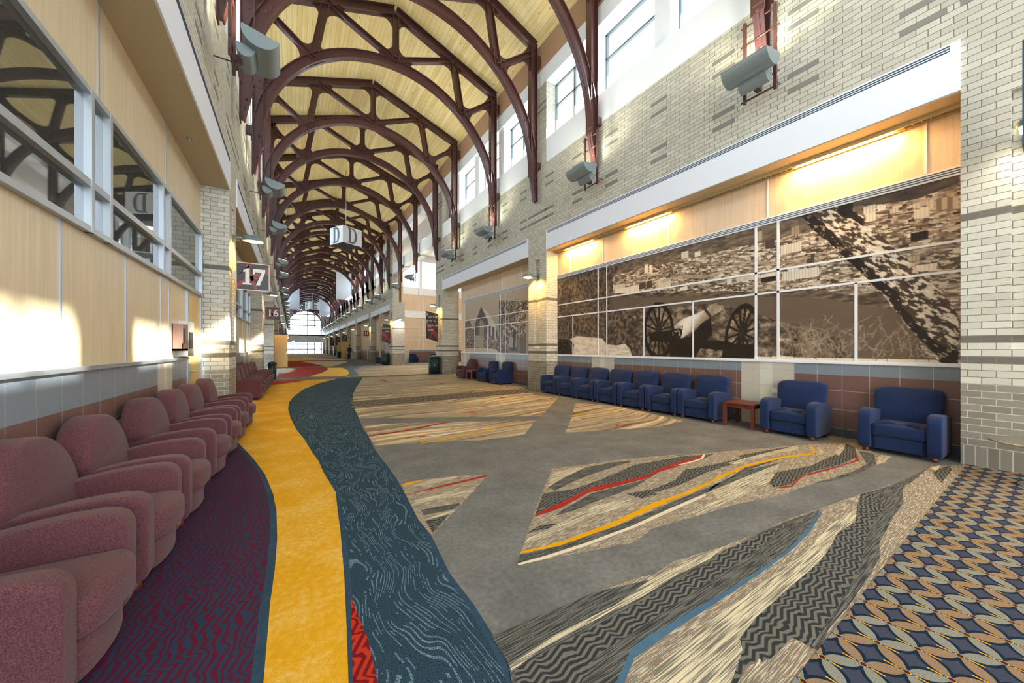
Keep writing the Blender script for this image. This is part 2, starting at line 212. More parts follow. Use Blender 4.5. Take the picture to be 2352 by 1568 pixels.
MURAL={'river':[(7.22,2.85),(3.41,2.4),(2.43,2.28),(2.01,2.19),(1.71,2.08),(1.39,1.98),(1.18,1.9),(0.98,1.22),(1.71,1.19),(1.9,1.56),(2.25,1.74),(2.71,1.88),(3.01,2.02),(3.41,2.2),(3.99,2.32),(4.76,2.33),(5.56,2.33),(6.66,2.46)],'hill':[(6.66,2.46),(5.56,2.33),(4.76,2.33),(3.99,2.32),(3.41,2.2),(3.01,2.02),(2.71,1.88),(2.25,1.74),(1.9,1.56),(1.71,1.18),(8.98,0.94),(8.98,2.78)],'bank':[(7.22,2.97),(3.41,2.49),(2.43,2.41),(2.01,2.31),(1.71,2.21),(1.26,2.24),(1.18,1.87),(1.39,1.98),(1.71,2.08),(2.01,2.19),(2.43,2.28),(3.41,2.4),(7.22,2.84)],'ridge':[(1.71,3.7),(1.2,3.7),(0.71,3.71),(0.71,3.54),(1.07,3.46),(1.4,3.5),(1.71,3.59)],'lefttree':[(8.98,3.91),(6.98,3.75),(5.82,3.76),(6.44,3.33),(6.66,2.55),(6.09,2.38),(5.44,1.9),(5.56,1.2),(8.98,1.13)],'rock':[(8.07,1.15),(7.98,1.51),(8.19,1.67),(7.85,1.76),(7.33,1.71),(6.86,1.67),(6.68,1.5),(6.33,1.47),(6.06,1.51),(5.9,1.36),(5.85,1.18)],'bush':[(9.04,1.69),(8.31,1.68),(8.14,1.51),(8.07,1.15),(9.04,1.17)],'trunk':[(2.45,3.71),(2.12,3.71),(1.91,3.68),(1.82,3.75),(1.72,3.73),(1.72,3.51),(1.59,3.35),(1.59,3.25),(1.49,3.14),(1.31,2.86),(1.2,2.7),(1.06,2.45),(0.92,2.24),(0.79,1.98),(0.72,1.81),(0.72,1.19),(0.86,1.19),(0.93,1.34),(1.01,1.47),(1.16,1.72),(1.3,1.97),(1.4,2.2),(1.51,2.35),(1.66,2.58),(1.83,2.82),(1.97,3.04),(2.18,3.31),(2.34,3.58)],'trunkdark':[(2.45,3.71),(2.25,3.65),(2.11,3.47),(1.97,3.26),(1.85,3.01),(1.63,2.75),(1.46,2.46),(1.25,2.18),(1.22,1.98),(1.07,1.75),(0.92,1.47),(0.72,1.35),(0.72,1.19),(0.86,1.19),(0.93,1.34),(1.01,1.47),(1.16,1.72),(1.3,1.97),(1.4,2.2),(1.51,2.35),(1.66,2.58),(1.83,2.82),(1.97,3.04),(2.18,3.31),(2.34,3.58)],'knot':[(1.85,3.74),(1.72,3.73),(1.73,3.52),(1.61,3.35),(1.62,3.26),(1.75,3.4),(1.85,3.45),(1.91,3.58)],'barrel':[(4.74,1.85),(4.52,2.03),(4.18,2.13),(3.96,2.22),(3.86,2.3),(3.76,2.31),(3.67,2.21),(3.7,2.13),(3.86,2.06),(4.05,1.95),(4.22,1.81),(4.36,1.7),(4.52,1.62),(4.67,1.6),(4.72,1.74)],'breech':[(4.76,1.84),(4.64,1.93),(4.48,1.89),(4.5,1.71),(4.54,1.61),(4.67,1.58),(4.74,1.72)],'bands':[(4.03,2.21),(3.97,2.22),(3.86,2.06),(3.9,2.02)],'carriage':[(5.36,1.76),(4.72,1.81),(4.64,1.6),(4.34,1.64),(4.05,1.93),(3.88,2.02),(3.84,1.69),(3.96,1.56),(3.6,1.54),(3.37,1.47),(3.37,1.33),(4.09,1.39),(4.22,1.18),(4.79,1.18),(4.82,1.53),(5.33,1.56)],'carriage2':[(3.68,1.18),(3.64,1.35),(3.37,1.47),(3.08,1.47),(3.08,1.19)],'whiterock':[(3.1,1.22),(2.62,1.26),(2.43,1.24),(2.35,1.18),(3.1,1.17)],'w1o':[(4.69,1.78),(4.7,1.93),(4.73,2.07),(4.78,2.2),(4.84,2.31),(4.91,2.4),(4.99,2.46),(5.08,2.48),(5.17,2.48),(5.26,2.43),(5.34,2.36),(5.41,2.25),(5.46,2.12),(5.49,1.97),(5.5,1.82),(5.49,1.66),(5.46,1.51),(5.41,1.37),(5.34,1.26),(5.26,1.18),(5.17,1.13),(5.08,1.12),(4.99,1.14),(4.91,1.19),(4.84,1.27),(4.78,1.37),(4.73,1.5),(4.7,1.64)],'w1i':[(4.76,1.79),(4.77,1.91),(4.79,2.02),(4.83,2.13),(4.88,2.22),(4.94,2.29),(5.01,2.34),(5.08,2.36),(5.16,2.35),(5.23,2.32),(5.29,2.26),(5.35,2.17),(5.39,2.06),(5.41,1.94),(5.42,1.81),(5.41,1.68),(5.39,1.56),(5.35,1.45),(5.29,1.36),(5.23,1.29),(5.16,1.25),(5.08,1.24),(5.01,1.25),(4.94,1.3),(4.88,1.36),(4.83,1.45),(4.79,1.55),(4.77,1.67)],'w1h':[(5.02,1.8),(5.02,1.82),(5.02,1.84),(5.03,1.87),(5.04,1.88),(5.05,1.9),(5.07,1.91),(5.08,1.91),(5.1,1.91),(5.11,1.9),(5.12,1.89),(5.13,1.87),(5.14,1.85),(5.14,1.83),(5.15,1.8),(5.14,1.78),(5.14,1.75),(5.13,1.73),(5.12,1.72),(5.11,1.7),(5.1,1.69),(5.08,1.69),(5.07,1.69),(5.05,1.7),(5.04,1.71),(5.03,1.73),(5.02,1.75),(5.02,1.77)],'w1s':[[(5.08,1.8),(4.74,1.9)],[(5.08,1.8),(4.8,2.15)],[(5.08,1.8),(4.92,2.33)],[(5.08,1.8),(5.07,2.41)],[(5.08,1.8),(5.23,2.38)],[(5.08,1.8),(5.37,2.22)],[(5.08,1.8),(5.45,1.97)],[(5.08,1.8),(5.45,1.69)],[(5.08,1.8),(5.38,1.43)],[(5.08,1.8),(5.25,1.25)],[(5.08,1.8),(5.09,1.18)],[(5.08,1.8),(4.93,1.24)],[(5.08,1.8),(4.81,1.4)],[(5.08,1.8),(4.74,1.64)]],'w2o':[(3.01,1.68),(3.0,1.8),(3.01,1.91),(3.03,2.02),(3.06,2.11),(3.1,2.18),(3.16,2.23),(3.22,2.25),(3.29,2.24),(3.36,2.2),(3.42,2.14),(3.48,2.06),(3.53,1.95),(3.57,1.83),(3.6,1.7),(3.61,1.57),(3.6,1.44),(3.58,1.33),(3.54,1.24),(3.49,1.17),(3.43,1.13),(3.37,1.12),(3.3,1.13),(3.23,1.18),(3.17,1.25),(3.11,1.33),(3.06,1.44),(3.03,1.56)],'w2i':[(3.06,1.68),(3.05,1.78),(3.06,1.87),(3.07,1.96),(3.1,2.03),(3.14,2.09),(3.18,2.13),(3.23,2.15),(3.29,2.14),(3.34,2.11),(3.4,2.06),(3.45,1.99),(3.49,1.9),(3.52,1.8),(3.54,1.7),(3.55,1.59),(3.54,1.49),(3.53,1.4),(3.5,1.32),(3.45,1.26),(3.41,1.23),(3.35,1.22),(3.3,1.23),(3.24,1.27),(3.19,1.32),(3.14,1.4),(3.1,1.48),(3.08,1.58)],'w2h':[(3.25,1.68),(3.24,1.7),(3.25,1.72),(3.25,1.74),(3.25,1.76),(3.26,1.77),(3.27,1.77),(3.28,1.78),(3.29,1.78),(3.3,1.77),(3.31,1.76),(3.32,1.74),(3.33,1.73),(3.34,1.71),(3.34,1.69),(3.34,1.67),(3.34,1.65),(3.34,1.63),(3.33,1.62),(3.32,1.61),(3.31,1.6),(3.3,1.6),(3.29,1.6),(3.28,1.6),(3.27,1.62),(3.26,1.63),(3.26,1.65),(3.25,1.66)],'w2s':[[(3.29,1.69),(3.03,1.78)],[(3.29,1.69),(3.05,1.98)],[(3.29,1.69),(3.12,2.12)],[(3.29,1.69),(3.22,2.19)],[(3.29,1.69),(3.34,2.16)],[(3.29,1.69),(3.46,2.03)],[(3.29,1.69),(3.54,1.83)],[(3.29,1.69),(3.58,1.59)],[(3.29,1.69),(3.55,1.38)],[(3.29,1.69),(3.48,1.23)],[(3.29,1.69),(3.37,1.17)],[(3.29,1.69),(3.24,1.22)],[(3.29,1.69),(3.14,1.36)],[(3.29,1.69),(3.06,1.56)]],'bld':[[(1.61,3.53),(1.48,3.41),0.85],[(1.46,3.57),(1.38,3.42),0.95],[(1.58,3.4),(1.48,3.29),0.9],[(2.51,3.49),(2.39,3.32),0.6],[(2.67,3.21),(2.37,3.05),0.85],[(2.3,2.94),(2.2,2.82),0.35],[(1.46,2.8),(1.38,2.7),0.5],[(1.11,3.4),(1.05,3.33),0.8],[(0.99,3.4),(0.92,3.28),0.8],[(1.33,3.4),(1.25,3.34),0.8],[(1.1,3.31),(0.96,3.19),0.9],[(1.14,3.0),(0.97,2.89),0.18],[(1.17,3.0),(1.14,2.94),0.95],[(3.03,3.55),(2.95,3.38),0.7],[(2.9,3.36),(2.76,3.2),0.35],[(2.56,2.77),(2.41,2.69),0.9],[(2.64,2.74),(2.14,2.57),0.85],[(1.09,2.54),(0.91,2.45),0.9],[(1.16,2.68),(1.05,2.61),0.7],[(5.47,3.44),(5.37,3.23),0.9],[(5.34,3.39),(5.26,3.21),0.9],[(5.05,3.29),(4.94,3.15),0.6],[(5.62,3.01),(5.44,2.86),0.35],[(5.42,3.02),(5.27,2.85),0.35],[(5.14,3.01),(4.77,2.78),0.8],[(6.57,3.08),(6.06,2.95),0.8],[(6.39,2.97),(5.65,2.8),0.9],[(4.52,3.52),(4.36,3.37),0.85],[(4.22,3.45),(4.09,3.35),0.9],[(4.55,2.75),(4.38,2.68),0.95],[(3.56,2.77),(3.47,2.67),0.9],[(3.39,2.8),(3.02,2.68),0.8],[(2.96,2.75),(2.7,2.62),0.9],[(2.97,2.69),(2.74,2.6),0.2]],'strip':[(0.91,3.41),(0.72,3.37),(0.72,3.21),(0.91,3.24)]}
CHURCH={'roofdark':[(14.17,3.3),(14.62,2.77),(14.8,2.51),(14.8,1.99),(13.48,1.95),(13.48,2.38),(13.56,2.65),(13.78,2.84)],'rooflight':[(14.17,3.31),(13.56,2.98),(13.19,2.7),(12.83,2.35),(12.93,2.25),(13.4,2.4),(13.53,2.64)],'nave':[(13.48,2.43),(12.83,2.35),(12.64,1.92),(12.64,1.82),(13.48,1.85)],'win':[(14.44,2.0),(14.44,2.57),(14.17,2.71),(13.92,2.56),(13.92,1.99)],'tower':[(12.56,3.38),(12.3,3.35),(12.3,1.67),(12.54,1.68)],'tree':[(12.35,3.36),(10.58,3.15),(10.58,1.77),(11.37,1.97),(11.8,1.8),(12.35,2.15)],'trunk':[(11.46,2.11),(11.25,2.1),(11.29,1.66),(11.35,1.2),(11.54,1.2),(11.46,1.66)],'ltree':[(15.91,2.72),(15.47,2.72),(15.21,2.51),(15.24,1.41),(15.91,1.41)],'sh1':[(15.27,1.41),(15.18,2.28),(14.96,2.32),(14.77,2.1),(14.8,1.41)],'sh2':[(13.45,1.38),(13.43,1.84),(13.19,1.94),(12.88,1.78),(12.88,1.38)],'sh3':[(14.0,1.41),(13.89,2.04),(13.61,2.06),(13.51,1.41)],'sh4':[(12.88,1.38),(12.68,1.83),(12.35,2.01),(11.8,1.8),(11.8,1.29)],'lawn':[(15.98,1.38),(14.12,1.41),(12.88,1.36),(12.4,1.19),(12.4,1.13),(15.98,1.1)],'ground':[(15.98,1.44),(10.58,1.43),(10.58,1.15),(15.98,1.06)],'bld2':[(11.21,1.97),(10.58,1.95),(10.58,1.21),(11.21,1.25)],'hedge':[(11.8,1.27),(11.21,1.27),(10.96,1.18),(11.8,1.17)]}
# ------------------------------------------------------------ materials
XR, XL, XC = 6.84, -1.04, 2.9          # brick faces right/left, hall centre
def make_brick():
    m = Mat('brick', rough=.8); x, y, z = m.pos(); nx, ny, nz = m._n
    u = m.mix
    sel = nx.abs().gt(.5)
    uu = y*sel + x*(sel*-1+1)
    def br(v, w, h, mort):
        b = m.node('ShaderNodeTexBrick'); b.inputs['Scale'].default_value = 1; b.inputs['Brick Width'].default_value = w
        b.inputs['Row Height'].default_value = h; b.inputs['Mortar Size'].default_value = mort; b.inputs['Mortar Smooth'].default_value = .1
        b.inputs['Color1'].default_value = (0,0,0,1); b.inputs['Color2'].default_value = (1,1,1,1); b.inputs['Mortar'].default_value = (.5,.5,.5,1)
        b.inputs['Bias'].default_value = 0
        m.link(v, b.inputs['Vector']); return b
    b1 = br(m.vec(uu, z), .2033, .0813, .0045); b2 = br(m.vec(uu, z+.01), .085, .25, .0045)
    sold = z.lt(.235)
    var = N(m.nt, m.mix(sold, b1.outputs[0], b2.outputs[0]))
    fac = N(m.nt, b1.outputs['Fac'])*(sold*-1+1)+N(m.nt, b2.outputs['Fac'])*sold
    light = m.ramp(var, [(0, C(184,180,166)), (.5, C(194,190,176)), (1, C(203,199,186))])
    dark = m.ramp(var, [(0, C(118,112,100)), (.5, C(130,124,112)), (1, C(142,136,124))])
    h = .0813
    def band(row): return z.gt(row*h)*z.lt((row+1)*h)
    isd = z.lt(12*h)
    stripe = band(15)._m('MAXIMUM', band(18))._m('MAXIMUM', band(36))
    stripe2 = band(90)._m('MAXIMUM', band(92))._m('MAXIMUM', band(110))._m('MAXIMUM', band(113))
    col = m.mix(isd, light, dark); col = m.mix(stripe, col, C(104,100,90)); 
    py = (y-.16).mod(9.11); 
    col = m.mix(stripe2*0.0, col, C(104,100,90))
    mort = m.mix(isd, C(118,115,104), C(186,180,160))
    col = m.mix(fac, col, mort)
    nz_ = m.noise(m.vec(x*1, y*1, z*1), 60, 2)
    col2 = m.node('ShaderNodeMix', data_type='RGBA', blend_type='MULTIPLY'); col2.inputs[0].default_value = .2
    m.link(col, col2.inputs[6]); m.link(m.ramp(nz_, [(.3,(.72,.72,.72)),(.7,(1.1,1.1,1.1))]), col2.inputs[7])
    m.col(col2.outputs[2]); m.bump(fac*-1+1, .35, .004); return m
BRICK = make_brick()
BRICKD = Mat('dark_brick_unit', C(132,131,124), .85)
BRICKV = Mat('soldier_brick', C(176,168,142), .85)
WHITE = Mat('white_plaster', C(236,240,246), .55)
BEAM = Mat('white_fascia', C(228,232,242), .45)
SOFFIT = Mat('soffit_paint', C(186,170,140), .7)
TANBAND = Mat('tan_band', C(176,140,112), .7)
CEILW = Mat('white_ceiling', C(225,226,222), .7)
ALU = Mat('aluminium', C(170,176,182), .4, .6)
WMET = Mat('white_metal', C(228,230,236), .35)
DARKSLOT = Mat('dark_slot', C(60,72,92), .5)
BEIGE = Mat('beige_wall', C(214,198,164), .7)
def make_panel(name, a, b):
    m = Mat(name, rough=.45); x, y, z = m.pos()
    n = m.noise(m.vec(x*30, y*30, z*1.2), 1.0, 4, .6); n2 = m.noise(m.vec(x*1.2, y*1.2, z*.5), 2, 2)
    m.col(m.ramp(n*.7+n2*.3, [(.35, a), (.65, b)])); return m
PANEL = make_panel('maple_panel', C(196,178,144), C(212,196,164))
PANELR = make_panel('maple_panel_pink', C(210,184,154), C(224,202,174))
DOORW = make_panel('door_wood', C(206,170,96), C(220,188,116))
def make_wood():
    m = Mat('pine_ceiling', rough=.5); x, y, z = m.pos()
    pw = .14; i = (x/pw).floor(); f = (x/pw).frac()
    n = m.noise(m.vec(x*14, y*.8, i*3.1), 1.0, 4, .6)
    rnd = m.noise(m.vec(i*7.3, (y*.25+i*.37).floor()*5.1), 1.0, 0)
    c = m.ramp(n*.6+rnd*.5, [(.32, C(208,180,118)), (.55, C(224,202,146)), (.75, C(234,216,168))])
    v = m.node('ShaderNodeTexVoronoi'); m.link(m.vec(x/pw, y*1.6, i*1.7), v.inputs['Vector']); v.inputs['Scale'].default_value = 1.0
    kn = N(m.nt, v.outputs['Distance']).lt(.09)
    c = m.mix(kn*.7, c, C(120,78,36))
    c = m.mix(f.lt(.05)*.75, c, C(136,100,54))
    m.col(c); return m
WOOD = make_wood()
def make_steel():
    m = Mat('oxblood_steel', rough=.33, spec=.7); n = m.noise(None, 6, 2)
    m.col(m.ramp(n, [(.3, C(68,38,37)), (.7, C(84,48,46))])); return m
STEEL = make_steel()
def fabric(name, a, b, rough=.85, sc=260):
    m = Mat(name, rough=rough, spec=.25); x, y, z = m.opos()
    w = ((x+y)*sc*4).sin()*((z*sc*4).sin()); n = m.noise(m.vec(x, y, z), 160, 2)
    n2 = m.noise(m.vec(x, y, z), 420, 1, .7)
    m.col(m.ramp(w*.12+n*.45+n2*.45, [(.34, a), (.62, b)])); m.bump(n2+w*.3, .5, .002)
    m.b.inputs['Sheen Weight'].default_value = .1; m.b.inputs['Sheen Roughness'].default_value = .5
    return m
MAROON = fabric('maroon_fabric', C(58,28,34), C(112,68,72))
BLUEF = fabric('blue_fabric', C(10,26,60), C(26,50,96))
FOOT = Mat('bun_foot_wood', C(92,38,28), .35)
TABLEW = make_panel('table_wood', C(84,36,28), C(108,50,38))
GREEN = Mat('bin_green', C(24,52,46), .35, .2)
GREY = Mat('lamp_grey', C(122,136,140), .35, .3)
UPL = Mat('uplight_grey', C(128,140,142), .4, .25)
BLACK = Mat('black_plastic', C(26,26,28), .5)
STEELB = Mat('stainless', C(190,188,182), .28, .9)
FRAMEW = Mat('window_frame', C(176,182,186), .4, .5)
FRAMEC = Mat('clerestory_frame', C(112,126,134), .4, .4)
def make_tile(name, c, du=.3067, off=0.0, hz=True):
    m = Mat(name, rough=.3); x, y, z = m.pos(); nx = m._n[0]; sel = nx.abs().gt(.5); u = y*sel+x*(sel*-1+1)
    n = m.noise(m.vec(x, y, z), 140, 2, .7)
    f = ((u-off)/du).frac(); g = ((z-.13)/.2967).frac()
    gr = f.lt(.022)._m('MAXIMUM', g.lt(.022)) if hz else f.lt(.022)
    base = m.ramp(n, [(.3, tuple(v*.82 for v in c)), (.7, tuple(min(1, v*1.12) for v in c))])
    m.col(m.mix(gr, base, C(170,164,160))); return m
TBROWN = make_tile('brown_tile', C(112,84,78), off=.006)
TGREY = make_tile('bluegrey_tile', C(124,134,146), off=.006, hz=False)
TCREAM = make_tile('cream_tile', C(190,184,170), off=.02)
TLIGHT = make_tile('light_tile', C(206,206,192), off=.02)
TBASE = make_tile('base_tile', C(66,76,86), off=.006)
# glass
def make_glass(name, tint, refl, rough=.02):
    m = bpy.data.materials.new(name); m.use_nodes = True; nt = m.node_tree; nt.nodes.clear()
    o = nt.nodes.new('ShaderNodeOutputMaterial'); t = nt.nodes.new('ShaderNodeBsdfTransparent'); g = nt.nodes.new('ShaderNodeBsdfGlossy')
    mx = nt.nodes.new('ShaderNodeMixShader'); t.inputs[0].default_value = (*tint, 1); g.inputs['Roughness'].default_value = rough
    mx.inputs[0].default_value = refl
    nt.links.new(t.outputs[0], mx.inputs[1]); nt.links.new(g.outputs[0], mx.inputs[2]); nt.links.new(mx.outputs[0], o.inputs[0]); return m
GLASS = make_glass('clear_glass', (.93,.97,.98), .06)
GLASSD = make_glass('dark_office_glass', (.35,.45,.55), .5)
# ---- carpets
def heath(name, a, b, c, sc=1.0):
    m = Mat(name, rough=.95, spec=.1); x, y, z = m.pos()
    n = m.noise(m.vec(x, y*1.0), 260, 2, .7); n2 = m.noise(m.vec(x, y), 2.2, 4, .6); n3 = m.noise(m.vec(x, y), 28, 3, .6)
    m.col(m.ramp(n*.45+n2*.3+n3*.25, [(.36, a), (.5, b), (.64, c)])); m.bump(n, .35, .003); return m
F = {}
F['heather'] = heath('grey_heather_carpet', C(82,82,81), C(106,106,104), C(130,129,127))
def streak(name, lo, hi, p, sx=4, sy=70, ang=0.0, extra=None, soft=.05):
    """broken streaks running along x (rotated by ang)"""
    m = Mat(name, rough=.95, spec=.1); x, y, z = m.pos(); c_, s_ = math.cos(ang), math.sin(ang)
    u = x*c_+y*s_; v = x*-s_+y*c_
    n = m.noise(m.vec(u*sx, v*sy), 1.0, 2, .6); f = m.noise(m.vec(x, y), 240, 1, .6)
    t = n*.8+f*.2
    st = [(p-soft, lo), (p+soft, hi)]
    if extra: st = [(p-.13, extra), (p-.1, lo)] + st
    m.col(m.ramp(t, st)); m.bump(f, .35, .003); return m
F['dash_tan'] = streak('tan_dashed_carpet', C(116,109,98), C(190,178,154), .54, 9, 190, 0, C(138,108,82), .03)
F['cream'] = streak('cream_streaked_carpet', C(108,104,94), C(204,192,162), .495, 3.2, 150, 0)
F['dark_streak'] = streak('charcoal_streaked_carpet', C(50,53,54), C(106,104,97), .50, 5, 150, 0)
def zig(name, lo, hi, a=9, per=16, amp=.9, ang=.0, thr=.5, fine=.5, alongy=False):
    m = Mat(name, rough=.95, spec=.1); x, y, z = m.pos()
    w = m.noise(m.vec(x, y), 3.5, 3, .6)
    tri = ((x*a+w*2).frac()-.5).abs()
    ph = (y*per + tri*amp*2 + w*3.0 + x*ang)
    st = (ph.frac()-.5).abs()*2
    if alongy:
        tri = ((y*a+w*2.5).frac()-.5).abs(); ph = x*per + tri*amp*2 + w*4.5; st = (ph.frac()-.5).abs()*2
    f = m.noise(m.vec(x, y), 240, 1, .6)
    m.col(m.ramp(st*.8+(f-.5)*fine+.1, [(thr-.06, lo), (thr+.06, hi)])); m.bump(f, .35, .003); return m
F['dark_zig'] = zig('charcoal_zigzag_carpet', C(46,49,50), C(104,102,95), 8, 34, .8, 0, .52)
F['burgundy'] = zig('burgundy_wave_carpet', C(84,20,44), C(40,54,74), 6, 26, .8, 3, .46, .6, True)
F['red_wave'] = zig('red_wave_carpet', C(168,48,26), C(104,18,28), 9, 24, .8, 12, .5, .4, True)
F['yellow'] = heath('yellow_heather_carpet', C(192,136,6), C(202,150,26), C(216,190,120))
F['yellow_flat'] = heath('yellow_plain_carpet', C(206,158,50), C(216,172,70), C(222,184,96))
F['yellow_solid'] = heath('gold_line_carpet', C(196,136,8), C(204,146,12), C(214,158,24))
F['red_solid'] = heath('red_carpet', C(132,38,26), C(146,44,34), C(160,58,48))
F['cream_solid'] = heath('cream_line_carpet', C(196,184,158), C(206,194,168), C(216,206,182))
F['blue_solid'] = heath('blue_line_carpet', C(56,88,112), C(68,100,124), C(82,112,134))
F['navy_solid'] = heath('navy_border_carpet', C(36,56,72), C(44,66,84), C(54,78,96))
F['teal_far'] = heath('slate_carpet', C(74,88,96), C(88,102,110), C(104,116,122))
F['purple_far'] = heath('plum_grey_carpet', C(118,108,116), C(134,126,134), C(150,144,150))
F['cream_far'] = heath('stone_carpet', C(170,160,142), C(186,176,156), C(198,190,172))
F['pale_far'] = heath('pale_blue_carpet', C(150,162,176), C(166,176,190), C(180,190,200))
def make_navy():
    m = Mat('navy_swirl_carpet', rough=.95, spec=.1); x, y, z = m.pos()
    w = m.noise(m.vec(x, y*.6), 1.9, 2, .45); w2 = m.noise(m.vec(x+9, y*.6), 3.1, 1, .5)
    ph = (x*11+w*7.5+w2*2.2)
    st = (ph*4.0).frac(); line = (st-.5).abs().lt(.17)
    gate = m.noise(m.vec(((ph*4.0)-st)*.55, y*2.2+x), 1.6, 3, .65).gt(.50)
    f = m.noise(m.vec(x, y), 200, 1, .6)
    base = m.ramp(f, [(.38, C(26,42,54)), (.66, C(54,78,94))])
    m.col(m.mix(line*gate*f.gt(.47)*.8, base, C(116,144,158))); m.bump(f, .35, .003); return m
F['navy'] = make_navy()
def make_field():
    m = Mat('streak_field_carpet', rough=.95, spec=.1); x, y, z = m.pos()
    wob = m.noise(m.vec(x*.4, y*.4), 1.0, 2)
    v = y+wob*1.0-x*.05
    n = m.noise(m.vec(x*.33, v*7.5), 1.0, 2, .55); n2 = m.noise(m.vec(x*6, v*60), 1.0, 2, .6)
    base = m.ramp(n*.75+n2*.25, [(.34, C(78,76,72)), (.40, C(112,108,98)), (.47, C(150,140,122)), (.55, C(162,150,126)), (.60, C(206,192,158)), (.7, C(214,202,172))])
    r = m.noise(m.vec(x*.3+20, v*6), 1.0, 0); c = m.mix((r-.5).abs().lt(.006), base, C(150,62,44))
    r2 = m.noise(m.vec(x*.3+70, v*6), 1.0, 0); c = m.mix((r2-.56).abs().lt(.006), c, C(206,150,30))
    m.col(c); return m
F['field'] = make_field()
def make_lattice():
    m = Mat('leaf_lattice_carpet', rough=.95, spec=.1); x, y, z = m.pos()
    a, h = .107, .1105
    X = (x-2.45)/a; Y = (y-.58)/-h            # node = i*(1,1)+j*(-1,1)
    u = (X+Y)*.5; v = (Y-X)*.5
    iu, iv = u.floor(), v.floor(); fu, fv = u-iu, v-iv
    ru, rv = u.round(), v.round(); du, dv = (u-ru).abs(), (v-rv).abs()
    ku = fu*(fu*-1+1)*4; kv = fv*(fv*-1+1)*4
    wl, wo = .185, .08
    su = ku*wl-dv; sv = kv*wl-du              # inside leaf > 0
    leafu, leafv = su.gt(0), sv.gt(0)
    out = (ku*.02+su+wo).gt(0)._m('MAXIMUM', (kv*.02+sv+wo).gt(0))
    f = m.noise(m.vec(x, y), 230, 1, .6)
    def tone(c): return m.ramp(f, [(.35, tuple(q*.8 for q in c)), (.65, tuple(q*1.2 for q in c))])
    cb, cg, cs, co = tone(C(134,110,86)), tone(C(126,126,116)), tone(C(58,62,78)), C(16,34,50)
    col = m.mix(out, cs, co)
    pu, pv = iu.mod(2.0), rv.mod(2.0)
    lu = m.mix(pu, cg, cb); jv = iv.mod(2.0); lv = m.mix(jv, cg, cb)
    col = m.mix(leafu, col, lu); col = m.mix(leafv, col, lv)
    cu, cv = u-ru, v-rv
    diag = (cu-cv).abs(); al = (cu+cv).abs()
    col = m.mix(diag.lt(.035)*((al-.42).abs().lt(.2)), col, C(206,152,20))
    rr = du.sq()+dv.sq()
    col = m.mix(rr.lt(.0144), col, C(66,96,112)); col = m.mix(rr.lt(.0085), col, C(196,146,30)); col = m.mix(rr.lt(.0050), col, C(72,22,30))
    m.col(col); m.bump(f, .35, .003); return m
F['lattice'] = make_lattice()
# ------------------------------------------------------------ floor
FK = sorted({m for m, p in FLOOR} | {'heather', 'field', 'lattice'})
FI = {k: i for i, k in enumerate(FK)}
fm = MB()
def fpoly(key, pts, z):
    from mathutils.geometry import tessellate_polygon
    tr = tessellate_polygon([[Vector((a, b, 0)) for a, b in pts]])
    fm.add([(a, b, z) for a, b in pts], [tuple(t) for t in tr], FI[key])
fpoly('heather', [(-3.2,-12),(24,-12),(24,118),(-3.2,118)], 0)
zl = .0006
for key, pts in [('field', [(2.6,10.2),(7.4,10.2),(7.4,17.7),(2.9,17.7)]), ('field', [(2.2,18.5),(20,18.5),(20,33.8),(3.4,28.7)]), ('field', [(-1.5,29.6),(6.9,29.6),(6.9,104),(-1.5,104)])]:
    fpoly(key, pts, zl); zl += .0001
for key, pts in FLOOR:
    fpoly(key, pts, zl); zl += .0001
# more bands far down the hall
for y0, k in ((38,'teal_far'),(41,'red_solid'),(45,'yellow_flat'),(48,'teal_far'),(56,'red_solid'),(58,'cream_far'),(66,'yellow_flat'),(68,'teal_far'),(80,'cream_far')):
    pts = [(-1.5, y0), (1.5, y0+.6), (4.2, y0+2), (4.6, y0+3), (3, y0+4.4), (-1.5, y0+5)]
    if k == 'teal_far': pts = [(6.9-a*.9, b+2) for a, b in pts]
    fpoly(k, pts, zl); zl += .0001
fl_o = struct(fm.build('floor', [F[k] for k in FK], fixn=False))
for p in fl_o.data.polygons:
    if p.normal.z < 0: p.flip()
fl_o.data.update()
